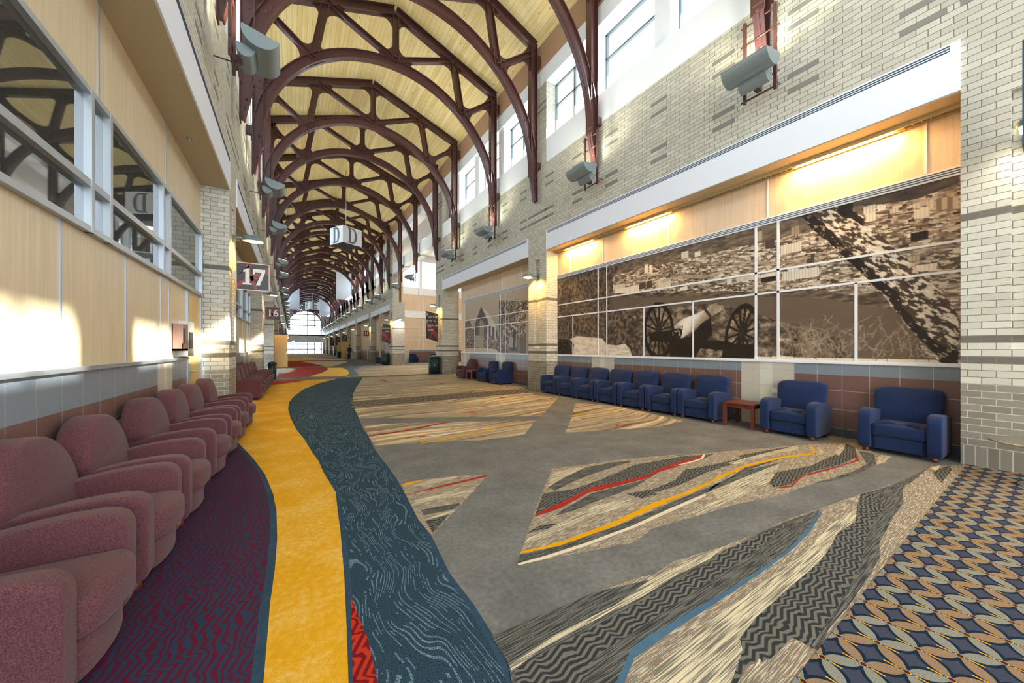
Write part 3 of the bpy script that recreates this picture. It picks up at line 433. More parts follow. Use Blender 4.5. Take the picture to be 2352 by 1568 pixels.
# ------------------------------------------------------------ grid of pillars
PIL = [-8.95, .16, 9.27, 18.3, 29.2] + [38.3+9.11*i for i in range(8)]
YB, YE = -9.5, 104.0
hw = .5
BAYS = [(PIL[i]+hw, PIL[i+1]-hw) for i in range(len(PIL)-1)]
INS = [.8, 2.04, 3.24, 4.6, 5.95, 7.2, 8.45]
def sideX(side, d):   # d = distance outward from brick face
    return XR+d if side > 0 else XL-d
REC = {1: .48, -1: .43}
RAILZ = {1: 1.17, -1: 1.235}
def bx(mb, side, d0, d1, y0, y1, z0, z1, m=0):
    a, b = sideX(side, d0), sideX(side, d1); mb.box(min(a,b), max(a,b), y0, y1, z0, z1, m)
for side in (1, -1):
    nm = 'right' if side > 0 else 'left'
    up = MB()    # upper brick, tan band, white bands
    for i, (a, b) in enumerate(BAYS):
        opening = (i == 3)
        if not (opening and side > 0): bx(up, side, 0, .5, a, b, 5.13, 7.3, 0)
        bx(up, side, 0, .5, a, b, 7.3, 8.06, 1)       # white sill band
        for o in (INS if not opening else []):
            y = PIL[i]+o
            for z in (5.53, 5.77, 6.55, 6.80):
                bx(up, side, -.004, .01, y-.2, y+.2, z, z+.075, 2)
    for i, p in enumerate(PIL):
        bx(up, side, 0, .5, p-hw, p+hw, 5.13, 9.9, 0)
        for z in (5.53, 5.77, 9.05, 9.25): bx(up, side, -.004, .01, p-hw, p+hw, z, z+.075, 2)
    bx(up, side, 0, .6, YB, YE, 9.9, 10.4, 1); bx(up, side, 0, .62, YB, YE, 10.4, 11.24, 3)
    # brick soldier joint lines are in the material; the recessed walls under the fascia
    for i, (a, b) in enumerate(BAYS):
        rd = REC[side]
        if i == 3 and side > 0: continue
        if i == 3: rd = 1.9
        y1 = b
        if side > 0 and i == 2: y1 = 16.4; 
        bx(up, side, rd, rd+.15, a, y1, RAILZ[side], 4.6, 4)
        if i == 3:
            up.box(XL-1.9, XL-.95, a-.02, a, 0, 4.6, 4)
    # plain backing where the door leaf is
    struct(up.build('wall_'+nm, [BRICK, WHITE, BRICKD, TANBAND, PANEL if side < 0 else PANELR]))
    for i, (a, b) in enumerate(BAYS):
        if i == 3 and side > 0: continue
        fb = MB(); bx(fb, side, -.02, 2.0 if i == 3 else .6, a, b, 4.515, 5.13, 0)
        bx(fb, side, .0, 2.0 if i == 3 else .6, a+.01, b-.01, 4.505, 4.515, 1)
        for k, z in enumerate((5.03, 5.06, 5.09)):
            bx(fb, side, -.024, -.02, a+.08, b-.08, z, z+.016, 2)
        struct(fb.build('trim_%d' % (i+1+(20 if side > 0 else 0)), [BEAM, SOFFIT, DARKSLOT]))
# upper clerestory windows
wi = 10
def window(side, y0, y1, vert):
    global wi
    wi += 1
    f = MB(); e = .05; z0, z1 = 8.06, 9.9
    for (a, b, c, d) in ((y0, y1, z0, z0+e), (y0, y1, z1-e, z1), (y0, y0+e, z0, z1), (y1-e, y1, z0, z1), (y0, y1, 9.2, 9.25)):
        bx(f, side, .38, .45, a, b, c, d)
    if vert: ym = (y0+y1)/2; bx(f, side, .38, .45, ym-.025, ym+.025, z0, z1)
    w = struct(f.build('window_%d' % wi, [FRAMEC]))
    g = MB(); x = sideX(side, .415); g.box(x-.004, x+.004, y0+e, y1-e, z0+e, z1-e); g.build('pane', [GLASS], w)
for side in (1, -1):
    pier = MB()
    for i, (a, b) in enumerate(BAYS):
        if i == 3 and side > 0: continue
        n = 4 if (b-a) < 9 else 5
        pw = .38; w = ((b-a)-pw*(n-1))/n
        for k in range(n):
            y = a+k*(w+pw)
            window(side, y, y+w, k in (0, n-1))
            if k < n-1: bx(pier, side, .06, .5, y+w, y+w+pw, 8.06, 9.9)
    struct(pier.build('trim_%d' % (60 if side > 0 else 61), [WHITE]))
# roof
rf = MB(); zr, ze = 12.66, 11.22
for s, xe in ((1, XR+.05), (-1, XL-.05)):
    rf.add([(XC, YB, zr), (xe, YB, ze), (xe, YE, ze), (XC, YE, zr)], [(0,1,2,3)], 0)
    xo = xe+s*1.86; zo = 10.7; zf = 9.96
    rf.add([(XC, YB, zr+.3), (xo, YB, zo+.3), (xo, YE, zo+.3), (XC, YE, zr+.3)], [(0,1,2,3)], 1)
    rf.add([(xe+s*.5, YB, zf), (xo, YB, zf), (xo, YE, zf), (xe+s*.5, YE, zf)], [(0,1,2,3)], 1)
    rf.add([(xo, YB, zf), (xo, YE, zf), (xo, YE, zo+.3), (xo, YB, zo+.3)], [(0,1,2,3)], 1)
struct(rf.build('ceiling', [WOOD, CEILW]))
# pillars
def pillar(p, side, deep=.95, niche=True):
    m = MB(); o = (-.004 if True else 0)
    top = 5.13; n0, n1 = 1.5, 4.3; nw = .15
    bx(m, side, 0, deep, p-hw, p-nw, 0, top); bx(m, side, 0, deep, p+nw, p+hw, 0, top)
    bx(m, side, 0, deep, p-nw, p+nw, 0, n0-.12); bx(m, side, .1, deep, p-nw, p+nw, n0-.12, n1); bx(m, side, 0, deep, p-nw, p+nw, n1, top)
    x0, x1 = sideX(side, 0), sideX(side, .1)
    m.add([(x0,p-nw,n0-.12),(x0,p+nw,n0-.12),(x1,p+nw,n0),(x1,p-nw,n0)], [(0,1,2,3)], 0)
    o = m.build('brick_pillar', [BRICK]); return o
pn = {1: 'right', -1: 'left'}
for side in (1, -1):
    for i, p in enumerate(PIL):
        if i == 0: continue
        if i == 1 and side < 0: continue
        o = pillar(p, side, .95)
        desc = {(1,1): 'tall buff brick pillar filling the right edge beside the big cannon mural',
                (1,2): 'buff brick pillar lit warm between the cannon mural and the church mural',
                (1,3): 'free-standing brick pillar with the tall slanted directional sign, beyond the church mural',
                (1,4): 'brick pillar at the far side of the side hall opening',
                (-1,2): 'buff brick pillar carrying the number 17 sign',
                (-1,3): 'buff brick pillar carrying the number 16 sign',
                (-1,4): 'brick pillar on the left just before the open wooden door leaf'}.get((side, i))
        if not desc: desc = 'brick pillar on the %s side of the hall, %s one from the camera' % (pn[side], ORD[i-1 if side > 0 else i-2])
        tag(o, desc, 'pillar', 'brick pillars along the %s side' % pn[side])
# ------------------------------------------------------------ wainscots
def wains(side, segs, y0, y1, name, rd=None):
    gb = .20 if side > 0 else .31
    """tiles in bands; segs = [(ya, yb)] cream column ranges"""
    m = MB(); rd = REC[side] if rd is None else rd; zt = RAILZ[side]; d0, d1 = rd-.02, rd+.1
    ys = sorted([y0]+[v for s in segs for v in s]+[y1])
    cur = y0; runs = []
    for a, b in sorted(segs): runs.append((cur, a, 0)); runs.append((a, b, 1)); cur = b
    runs.append((cur, y1, 0))
    for a, b, t in runs:
        if b-a < .01: continue
        if t == 0:
            bx(m, side, d0, d1, a, b, 0, .13, 3); bx(m, side, d0, d1, a, b, .13, zt-gb, 0); bx(m, side, d0, d1, a, b, zt-gb, zt-.02, 1)
        else:
            c = (b-a)
            bx(m, side, d0, d1, a, a+c*.38, 0, zt-.02, 2); bx(m, side, d0, d1, a+c*.38, a+c*.62, 0, zt-.02, 4); bx(m, side, d0, d1, a+c*.62, b, 0, zt-.02, 2)
    bx(m, side, d0-.03, d1, y0, y1, zt-.02, zt+.015, 5)
    return struct(m.build(name, [TBROWN, TGREY, TCREAM, TBASE, TLIGHT, WMET if side > 0 else ALU]))
wains(1, [(2.47, 3.3), (6.42, 7.25)], .66, 8.77, 'trim_70')
wains(1, [(12.05, 12.8), (15.4, 16.4)], 9.77, 16.4, 'trim_71')
wains(-1, [(6.2, 6.85)], -8.4, 7.68, 'trim_72')
wains(-1, [(15.6, 16.2)], 9.77, 17.0, 'trim_73')
for i in range(4, len(BAYS)):
    a, b = BAYS[i]
    wains(1, [(a+3.2, a+3.9)], a, b, 'trim_%d' % (80+i)); wains(-1, [(a+3.2, a+3.9)], a, b, 'trim_%d' % (100+i))
# ------------------------------------------------------------ left wall: windows, joints, door
def lwin(y0, mull, y1, n):
    f = MB(); s = -1; rd = REC[-1]; d0, d1 = rd-.05, rd+.04; z0, z1, zt = 2.37, 3.58, 2.78
    for z, t in ((z0, .05), (z1-.05, .05), (zt-.03, .06)): bx(f, s, d0, d1, y0, y1, z, z+t)
    for y in [y0, y1-.05]+mull: bx(f, s, d0-.002, d1+.002, y, y+.05, z0, z1)
    w = struct(f.build('window_%d' % n, [FRAMEW]))
    ys = [y0]+mull+[y1-.05]
    for i in range(len(ys)-1):
        for za, zb in ((z0+.05, zt-.03), (zt+.03, z1-.05)):
            g = MB(); x = XL-rd-.0; g.box(x-.003, x+.003, ys[i]+.05, ys[i+1], za, zb); g.build('pane', [GLASSD], w)
# re-cut the left wall: dark office box behind the glass is a thin sheet, the unlit room's shade put into its colour
def office_shade(y0, y1, n):
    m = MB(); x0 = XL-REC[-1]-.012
    m.box(x0-.008, x0, y0, y1, 2.37, 3.58); o = m.build('trim_%d' % n, [Mat('unlit_room_shade', C(30,42,54), .9)]); struct(o)
lwin(-7.5, [-5.0, -3.0, -1.0, 1.0, 2.6, 4.36, 4.72, 6.3, 6.6], 8.68, 1); office_shade(-7.5, 8.68, 120)
lwin(11.2, [12.8, 13.1, 14.8, 15.1, 16.6], 17.7, 2); office_shade(11.2, 17.7, 121)
jt = MB()
for y in (-4, -2, 0, 1.9, 3.0, 4.02, 5.24, 6.38, 6.75, 7.68, 10.6, 11.8, 13, 14.2, 15.4, 16.6):
    bx(jt, -1, REC[-1]-.008, REC[-1], y-.011, y+.011, 1.25, 2.37)
for y in (-3, -.8, 1.2, 2.9, 4.63, 6.61, 11.5, 13.4, 15.3): bx(jt, -1, REC[-1]-.008, REC[-1], y-.011, y+.011, 3.58, 4.5)
struct(jt.build('trim_130', [ALU]))
def door(y0, y1, n, knob):
    d = MB(); bx(d, -1, REC[-1]-.01, REC[-1]+.02, y0, y1, 0, 2.30)
    o = struct(d.build('door_%d' % n, [DOORW]))
    f = MB(); bx(f, -1, REC[-1]-.03, REC[-1], y0-.05, y0, 0, 2.34); bx(f, -1, REC[-1]-.03, REC[-1], y1, y1+.05, 0, 2.34); f.build('door_frame', [ALU], o)
    h = MB(); x = XL-REC[-1]+.012
    h.box(x-.006, x+.012, knob-.03, knob+.03, .86, 1.14); h.tube([(x+.01, knob, 1.0), (x+.07, knob, 1.0), (x+.075, knob+.03, 1.0), (x+.075, knob+.14, .998)], .011)
    h.build('door_handle', [STEELB], o)
door(7.73, 8.66, 1, 7.87); door(17.05, 17.78, 2, 17.15)
# open leaf
d = MB(); d.box(XL+.02, XL+.8, 29.6, 29.65, .02, 2.32); o = d.build('door_3', [DOORW]); struct(o)
h = MB(); h.box(XL+.7, XL+.75, 29.59, 29.6, .95, 1.15); h.tube([(XL+.72, 29.58, 1.05), (XL+.72, 29.53, 1.05), (XL+.6, 29.53, 1.05)], .012); h.build('door_handle', [STEELB], o)
for k, (x0, y, w) in enumerate(((XL, 38.9, .7), (XL, 48, .6))):
    d = MB(); d.box(XL+.02, XL+w, y, y+.05, .02, 2.3); struct(d.build('door_%d' % (4+k), [DOORW]))
for k, y in enumerate((47.3+.6, 57)):
    d = MB(); d.box(XR-1.1 if k == 0 else XR-.6, XR-.1, y+5, y+5.05, .02, 2.3); struct(d.build('door_%d' % (6+k), [DOORW]))
# literature holder and steel cabinet on the left wall
t = empty('brochure_holder', (XL-REC[-1], 7.05, 1.36)); tag(t, 'brown wall-mounted brochure holder beside the wooden door', 'brochure holder')
b = MB(); b.box(.0, .12, -.14, .14, 0, .03); b.box(0, .01, -.14, .14, 0, .40); b.box(0, .12, -.14, -.13, 0, .4); b.box(0, .12, .13, .14, 0, .4); b.box(.11, .12, -.14, .14, 0, .11)
b.build('holder_body', [Mat('brown_plastic', C(150,112,98), .4)], t)
b = MB(); b.box(.03, .08, -.11, .0, .03, .36); b.box(.04, .09, .02, .12, .03, .33); b.build('leaflets', [Mat('leaflet_paper', C(70,78,96), .6)], t)
t = empty('towel_cabinet', (XL-REC[-1], 7.45, 1.27)); tag(t, 'stainless steel wall cabinet with a dark opening next to the door', 'cabinet')
b = MB(); b.box(0, .11, -.19, .19, 0, .55); b.build('cabinet_body', [STEELB], t)
b = MB(); b.box(.108, .114, -.11, .11, .12, .38); b.build('opening', [BLACK], t)
# soffit sprinklers
for k, y in enumerate((4.3, 6.9)):
    s = MB(); s.tube([(-1.28, y, 4.505), (-1.28, y, 4.46)], .012); s.tube([(-1.28, y, 4.505), (-1.28, y, 4.499)], .04); s.tube([(-1.28, y, 4.455), (-1.28, y, 4.45)], .02)
    o = s.build('sprinkler_head', [STEELB]); tag(o, 'small sprinkler head under the left soffit, %s' % ('nearer one' if k == 0 else 'farther one near the brick pillar'), 'sprinkler', 'soffit sprinklers')
# ------------------------------------------------------------ side hall behind right pillars
sh = MB()
sh.box(6.9, 20, 33.8, 34.0, 0, 7.2, 0); sh.box(6.9, 20, 33.75, 33.8, 4.35, 5.0, 1); sh.box(6.9, 20, 33.77, 33.8, 6.6, 7.3, 1)
sh.box(20, 20.2, 16.4, 34, 0, 10.6, 0); sh.box(7.4, 20, 16.25, 16.45, 0, 10.6, 0)
sh.box(6.9, 20, 33.8, 34, 9.9, 10.6, 1)
for x in (6.9, 10.6, 15, 19.8): sh.box(x, x+.3, 33.8, 34, 7.2, 9.9, 1)
for z in (2.1, 2.6, 3.35): sh.box(6.9, 20, 33.77, 33.8, z, z+.04, 1)
for x in (8.8, 10.5, 11.0, 13.0, 13.5, 15.5): sh.box(x, x+.04, 33.77, 33.8, 1.2, 7.2, 1)
struct(sh.build('wall_side_hall', [PANELR, WHITE]))
b = MB(); b.box(7.3, 20.2, 16.2, 34, 10.5, 10.6); struct(b.build('ceiling_side_hall', [CEILW]))
b = MB(); b.box(6.95, 20, 33.74, 33.8, 0, .13, 3); b.box(6.95, 20, 33.74, 33.8, .13, 1.05, 0); b.box(6.95, 20, 33.74, 33.8, 1.05, 1.2, 1)
for x in (8.8, 12.2, 15.6): b.box(x, x+.8, 33.73, 33.8, 0, 1.2, 2)
struct(b.build('trim_140', [TBROWN, TGREY, TCREAM, TBASE]))
# bay between pillar 4 corner and side wall: return wall
b = MB(); b.box(7.79, 7.95, 29.7, 33.8, 0, 10.4, 0); struct(b.build('wall_return', [PANELR]))
# ------------------------------------------------------------ end of hall
eg = MB()
yE = 104
for x in np.arange(-3, 10, 1.6): eg.box(x-.09, x+.09, yE, yE+.2, 0, 12.6)
for z in (1.1, 2.4, 7.2, 8.6, 10.0): eg.box(-3, 10, yE, yE+.2, z-.12, z+.12)
w = struct(eg.build('window_400', [Mat('dark_window_frame', C(86,92,100), .5)]))
g = MB(); g.box(-3, 10, yE+.05, yE+.06, 0, 12.4); g.build('pane', [GLASS], w)
b = MB(); b.box(-1.0, 6.8, 96, 97, 2.75, 4.6, 0); b.box(-1.0, 6.8, 96, 104, 4.3, 4.6, 0); struct(b.build('wall_far_balcony', [WHITE]))
b = MB()
for x in np.arange(-1, 6.9, .39): b.box(x-.02, x+.02, 96.0, 96.04, 4.6, 5.6)
b.box(-1, 6.8, 95.98, 96.06, 5.56, 5.62); tag(b.build('balcony_railing', [ALU]), 'thin grey railing on the balcony at the far end of the hall', 'railing')
b = MB(); b.box(-3, XL, YE-.3, YE, 0, 11.2); b.box(XR, 9, YE-.3, YE, 0, 11.2); struct(b.build('wall_far', [BRICK]))
# ------------------------------------------------------------ trusses
Rm, ZC = 3.70, 7.05      # arch mid radius, springing height
def flat_I(mb, p, q, depth, width, ft=.022, wt=.02):
    """I member lying in the XZ plane (web in plane, flanges across Y)"""
    p, q = Vector((p[0], 0, p[1])), Vector((q[0], 0, q[1])); d = (q-p).normalized(); n = Vector((-d.z, 0, d.x))
    def slab(o0, o1, w):
        vs = [tuple(P + n*o + Vector((0, s*w/2, 0))) for P in (p, q) for o in (o0, o1) for s in (-1, 1)]
        mb.add(vs, [(0,2,3,1),(4,5,7,6),(0,1,5,4),(2,6,7,3),(0,4,6,2),(1,3,7,5)])
    slab(-depth/2, depth/2, wt); slab(-depth/2, -depth/2+ft, width); slab(depth/2-ft, depth/2, width)
def arcI(mb, a0, a1, n, depth, width, sgn=1):
    """curved I from angle a0 to a1 about (0,ZC)"""
    def ringband(r0, r1, w):
        vs = []; fs = []
        for k in range(n+1):
            a = R(a0+(a1-a0)*k/n); c, s = math.cos(a), math.sin(a)
            for r in (r0, r1):
                for y in (-w/2, w/2): vs.append((r*c, y, ZC+r*s))
        for k in range(n):
            b = k*4; e = b+4
            fs += [(b, b+1, e+1, e), (b+2, e+2, e+3, b+3), (b, e, e+2, b+2), (b+1, b+3, e+3, e+1)]
        fs += [(0,2,3,1), (n*4, n*4+1, n*4+3, n*4+2)]
        mb.add(vs, fs, 0, False)
    ringband(Rm-depth/2, Rm+depth/2, .02); ringband(Rm-depth/2, Rm-depth/2+.025, width); ringband(Rm+depth/2-.022, Rm+depth/2, width*.75)
def gusset(mb, node, dirs, L=.56, k=.16, t=.024):
    """filleted plates between neighbouring members at a node"""
    ds = sorted([Vector(d).normalized() for d in dirs], key=lambda d: math.atan2(d.y, d.x))
    P = Vector(node)
    for i in range(len(ds)):
        a, b = ds[i], ds[(i+1) % len(ds)]
        ang = (math.atan2(b.y, b.x)-math.atan2(a.y, a.x)) % (2*math.pi)
        if ang > R(165) or ang < R(12): continue
        bis = (a+b).normalized(); c = P+bis*(.15/max(.25, math.sin(ang/2)))
        LL = L if ang < R(100) else L*.8
        p0, p1 = P+a*LL, P+b*LL
        na, nb = Vector((-a.y, a.x)), Vector((b.y, -b.x))
        q0, q1 = p0+na*.09, p1+nb*.09
        pts = [P, p0, q0] + [q0*(1-s)**2+c*2*s*(1-s)+q1*s*s for s in (.2, .35, .5, .65, .8)] + [q1, p1]
        mb.prism([tuple(v) for v in pts], lambda x, z, y: (x, y, z), -t/2, t/2)
K = (0, 10.88); A = (0, 12.45); B = (2.03, 11.76); Cn = (2.36, 9.9); E = (3.62, 10.86); TOP = (3.72, 11.12)
def make_truss():
    root = empty('roof_truss', (XC, 0, 0))
    mb = MB(); arcI(mb, 0, 180, 56, .27, .2); mb.build('arch_rib', [STEEL], root)
    for s in (1, -1):
        f = lambda p: (p[0]*s, p[1])
        mb = MB(); flat_I(mb, f((0, 12.5)), f((3.78, 11.16)), .28, .2); mb.build('top_chord', [STEEL], root)
        mb = MB()
        flat_I(mb, (3.68*s, 6.9), (3.68*s, 11.2), .25, .2)
        # tapering foot
        mb.prism([(3.545*s, 6.95), (3.805*s, 6.95), (3.805*s, 6.15), (3.74*s, 6.15)], lambda x, z, y: (x, y, z), -.02, .02)
        mb.bar((3.56*s, 0, 7.05), (3.74*s, 0, 6.15), .16, .02, up=(1,0,0)); mb.bar((3.805*s, 0, 6.95), (3.805*s, 0, 6.12), .18, .022, up=(1,0,0))
        for z0_, z1_ in ((10.5, 10.85), (7.2, 7.4)): mb.box(min(3.8*s, 3.94*s), max(3.8*s, 3.94*s), -.09, .09, z0_, z1_)
        for bx_, bz in ((3.68, 6.6), (3.70, 6.4), (3.66, 7.2)): mb.tube([(bx_*s, -.04, bz), (bx_*s, .04, bz)], .028, n=6)
        mb.build('leg', [STEEL], root)
        mb = MB(); flat_I(mb, f(K), f(B), .16, .16); mb.build('diagonal_brace', [STEEL], root)
        mb = MB(); flat_I(mb, f(B), f(Cn), .22, .16); mb.build('post', [STEEL], root)
        mb = MB(); flat_I(mb, f(Cn), f(E), .16, .16); mb.build('strut', [STEEL], root)
        v = lambda p, q: (q[0]-p[0], q[1]-p[1])
        xa = math.sqrt(Rm*Rm-(8.62-ZC)**2); zz = 8.62
        def bolt(mb, x, z): mb.tube([(x*s, -.04, z), (x*s, .04, z)], .028, n=6)
        for node, ends, kw in ((B, [(0, 12.45), (3.72, 11.18), Cn, K], {}), (Cn, [B, E, (1.3, 10.52), (3.05, 9.1)], {}), (E, [Cn, (3.62, 9.5), (3.7, 11.3)], {}), (TOP, [(3.7, 10.2), (0, 12.45)], dict(L=.4))):
            mb = MB(); gusset(mb, f(node), [v(f(node), f(e)) for e in ends], **kw)
            bolt(mb, node[0]-.02, node[1]-.02); mb.build('gusset_plate', [STEEL], root)
        mb = MB(); mb.prism([((xa-.06)*s, zz-.08), (3.72*s, zz-.1), (3.72*s, zz+.28), (3.5*s, zz+.12), ((xa+.1)*s, zz+.06), ((xa-.1)*s, zz+.2)], lambda x, z, y: (x, y, z), -.018, .018)
        bolt(mb, xa, zz); bolt(mb, 3.66, zz+.1); mb.build('gusset_plate', [STEEL], root)
    for node, ends in (((0, 10.85), [(0, 12.4), B, (-B[0], B[1]), (1.2, 10.55), (-1.2, 10.55)]), ((0, 12.42), [(0, 11), (3.7, 11.15), (-3.7, 11.15)])):
        mb = MB(); gusset(mb, node, [v(node, e) for e in ends]); mb.build('gusset_plate', [STEEL], root)
    mb = MB(); flat_I(mb, K, A, .2, .16); mb.build('king_post', [STEEL], root)
    return root
TY = []
for i, p in enumerate(PIL):
    TY.append((p-.12, 0))
    if i+1 < len(PIL):
        q = PIL[i+1]
        if q-p > 10: TY += [(p+3.5, 1), (p+7.15, 1)]
        else: TY += [(p+2.52, 1), (q-2.75, 1)]
TY = [(y, l) for y, l in TY if y > -3.5]
proto = make_truss()
for i, (y, l) in enumerate(TY):
    o = proto if i == 0 else copy_tree(proto)
    o.location = (XC, y, 0)
    tag(o, 'arched oxblood steel roof truss, %s one counting away from the camera' % ORD[i], 'roof truss', 'arched roof trusses')
# ------------------------------------------------------------ uplights hung on the truss feet
UGL = emis('uplight_lens', (1, .97, .75), 14)
def make_uplight():
    r = empty('uplight', (0,0,0))      # local +x toward the hall centre
    def D(cx, cz, w, h, tilt, n=14):
        pts = [(-w/2, 0)]+[(-w/2*math.cos(math.pi*k/n), -h*math.sin(math.pi*k/n)) for k in range(1, n)]+[(w/2, 0)]
        c, s = math.cos(tilt), math.sin(tilt)
        return [(cx+a*c-b*s, cz+a*s+b*c) for a, b in pts]
    f = lambda x, z, y: (x, y, z)
    m = MB(); m.prism(D(.38, .02, .46, .22, R(-12)), f, -.33, .33, 0, True); rh = m.build('reflector_housing', [UPL], r)
    m = MB(); m.prism(D(.2, -.14, .24, .17, R(-6)), f, -.2, .2, 0, True); m.build('ballast_box', [UPL], r)
    m = MB(); c, s = math.cos(R(-12)), math.sin(R(-12)); m.box(-.19, .19, -.3, .3, .002, .008, 0, Matrix.Translation((.38, 0, .02)) @ Matrix.Rotation(R(12), 4, 'Y')); m.build('lens', [UGL], rh)
    m = MB()
    for y in (-.22, .22): m.box(.0, .04, y-.02, y+.02, -.38, 1.0)
    for z in (-.33, -.12, .62, .93): m.tube([(.02, -.28, z), (.02, .28, z)], .014)
    m.box(.02, .14, -.04, .04, -.3, -.22); m.tube([(-.22, .2, -.2), (0, .2, -.2)], .01)
    m.build('hanger_frame', [STEEL], r)
    return r
up0 = make_uplight(); first = True; nn = {1: 0, -1: 0}
for y, l in TY:
    if not l: continue
    for s in (1, -1):
        o = up0 if first else copy_tree(up0); first = False
        o.location = (XC+s*3.66, y, 5.93); o.rotation_euler = (0, 0, math.pi if s > 0 else 0)
        tag(o, 'grey D-shaped uplight at the truss foot on the %s wall, %s one from the camera' % (pn[s], ORD[nn[s]]), 'uplight', 'uplights along the %s wall' % pn[s])
        nn[s] += 1
        if y < 50:
            ld = bpy.data.lights.new('uplight_lamp', 'SPOT'); ld.energy = 90; ld.spot_size = R(150); ld.spot_blend = .6; ld.color = (1, .97, .7); ld.shadow_soft_size = .12
            lo = bpy.data.objects.new('uplight_lamp', ld); COL.objects.link(lo); lo.location = (XC+s*3.66-s*.34, y, 6.02); lo.rotation_euler = (R(180), R(8)*s*0, 0); 
# ------------------------------------------------------------ armchairs  (local +x = front, y = width)
def make_chair(name, mat, feet, bulge, backh, roundtop):
    r = empty(name); W = .74; xz = lambda x, z, y: (x, y, z)
    for s in (-1, 1):
        m = MB()
        pr = [(.04,.055),(.66,.055)] + [(.70,.075),(.715,.12),(.715,.46)] + [(.71,.50),(.69,.535),(.655,.558),(.60,.568),(.50,.57),(.38,.560),(.25,.540),(.12,.512),(.04,.49)]
        a, b = (W/2-.125, W/2) if s > 0 else (-W/2+.125, -W/2)
        m.puff(pr, (lambda x, z, t, a=a, b=b: (x, a+(b-a)*t/.125, z)), 0, .125, .018, .0); m.build('arm', [mat], r)
    iw = W/2-.125
    m = MB()
    def front(x0, xf, w, bul, n=10):
        return [(x0, -w), ] + [(xf+bul*math.cos(math.pi*(k/n-.5)), w*math.sin(math.pi*(k/n-.5))*1.0) if bul > .02 else (xf, -w+2*w*k/n) for k in range(n+1)] + [(x0, w)]
    m.puff(front(.1, .665, iw-.002, bulge*.75), lambda x, y, z: (x, y, z), .055, .22, .015, 0); m.build('seat_base', [mat], r)
    m = MB(); m.puff(front(.16, .69, iw-.004, bulge), lambda x, y, z: (x, y, z), .225, .395, .045, .018); m.build('seat_cushion', [mat], r)
    # back: outline in y-z, thickness along x, leaning
    h0, bw = .20, (W/2-.008 if roundtop else W/2-.038)
    if roundtop:
        top = [(bw*math.copysign(abs(math.cos(R(a)))**.95, math.cos(R(a))), backh-.37+.37*math.sin(R(a))) for a in range(0, 181, 10)]
    else:
        top = [(bw, backh-.14), (bw-.008, backh-.08), (bw-.03, backh-.04), (bw-.08, backh-.015), (bw*.5, backh-.002), (0, backh), (-bw*.5, backh-.002), (-bw+.08, backh-.015), (-bw+.03, backh-.04), (-bw+.008, backh-.08), (-bw, backh-.14)]
    pr = ([(-bw*.70, h0), (bw*.70, h0), (bw*.9, .50)] + top + [(-bw*.9, .50)]) if roundtop else ([(-bw*.93, h0), (bw*.93, h0), (bw*.97, .50)] + top + [(-bw*.97, .50)])
    m = MB(); m.puff(pr, (lambda y, z, t: (.15-(z-.3)*.13+t, y, z)) if roundtop else (lambda y, z, t: (.195-(z-.3)*.17+t, y, z)), -.09 if roundtop else -.10, .09 if roundtop else .045, .032 if roundtop else .045, .03); m.build('backrest', [mat], r)
    m = MB(); pr = [(-bw*.9, .06), (bw*.9, .06), (bw*.9, .5), (bw*.8, backh-.16), (-bw*.8, backh-.16), (-bw*.9, .5)]
    m.puff(pr, lambda y, z, t: (.07-(z-.3)*.07+t, y, z), -.05, .06, .02, 0); m.build('back_shell', [mat], r)
    for x in (.1, .64):
        for y in (-W/2+.07, W/2-.07):
            m = MB(); m.tube([(x, y, .06), (x, y, .02), (x, y, 0)], [.028, .034, .022], n=10); m.build('foot', [feet], r)
    return r
mc = make_chair('armchair', MAROON, FOOT, .10, .885, True)
bc = make_chair('armchair', BLUEF, FOOT, .0, .86, False)
used = set()
def chair(src, x, y, rz, label, group):
    o = src if src.name not in used else copy_tree(src)
    used.add(src.name)
    o.location = (x, y, 0); o.rotation_euler = (0, 0, rz); tag(o, label, 'armchair', group)
    return o
# near left row, facing +x ; y = centre
nl = [1.20, 2.34, 3.19, 4.04, 5.08, 5.96, 6.93]
for k, y in enumerate([2.32, 3.17, 3.99, 5.08, 5.97, 6.78, 7.80]):
    extra = ['nearest the camera, cut off by the frame', 'second from the camera', 'third from the camera', 'fourth from the camera', 'fifth from the camera', 'sixth from the camera', 'last one, beside the brick pillar'][k]
    chair(mc, -1.425+(.015*k), y, [0, .0, .02, -.02, .02, 0, 0][k], 'maroon armchair in the near left row, %s' % extra, 'maroon armchairs in the near left row')
for k in range(6):
    chair(mc, -1.40+.01*k, 11.9+.9*k, 0, 'maroon armchair in the left row beyond the number 17 pillar, %s from the camera' % ORD[k], 'maroon armchairs beyond the number 17 pillar')
# right row, facing -x
ys = [3.80, 4.57, 5.34, 6.11, 6.88, 7.63, 8.385]
XB = 7.30
for k, y in enumerate(ys):
    chair(bc, XB, y, math.pi, 'blue armchair under the cannon mural, %s in the row from the small table' % ORD[k], 'seven blue armchairs under the cannon mural')
chair(bc, XB, 2.33, math.pi, 'blue armchair standing alone between the small wooden table and the rightmost armchair', 'blue armchairs at the right end')
chair(bc, XB, 1.14, math.pi, 'rightmost large blue armchair standing beside the white brick pillar', 'blue armchairs at the right end')
# under the church mural
def on_floor(o): return o
chair(bc, XB, 11.75, math.pi, 'blue armchair under the church mural, nearer to the brick pillar', 'blue armchairs under the church mural')
chair(bc, XB, 12.85, math.pi, 'blue armchair under the church mural, next to the small side table', 'blue armchairs under the church mural')
chair(mc, XB-.02, 14.95, math.pi, 'dark maroon armchair under the church mural beside the small table', 'maroon armchair on the right side')
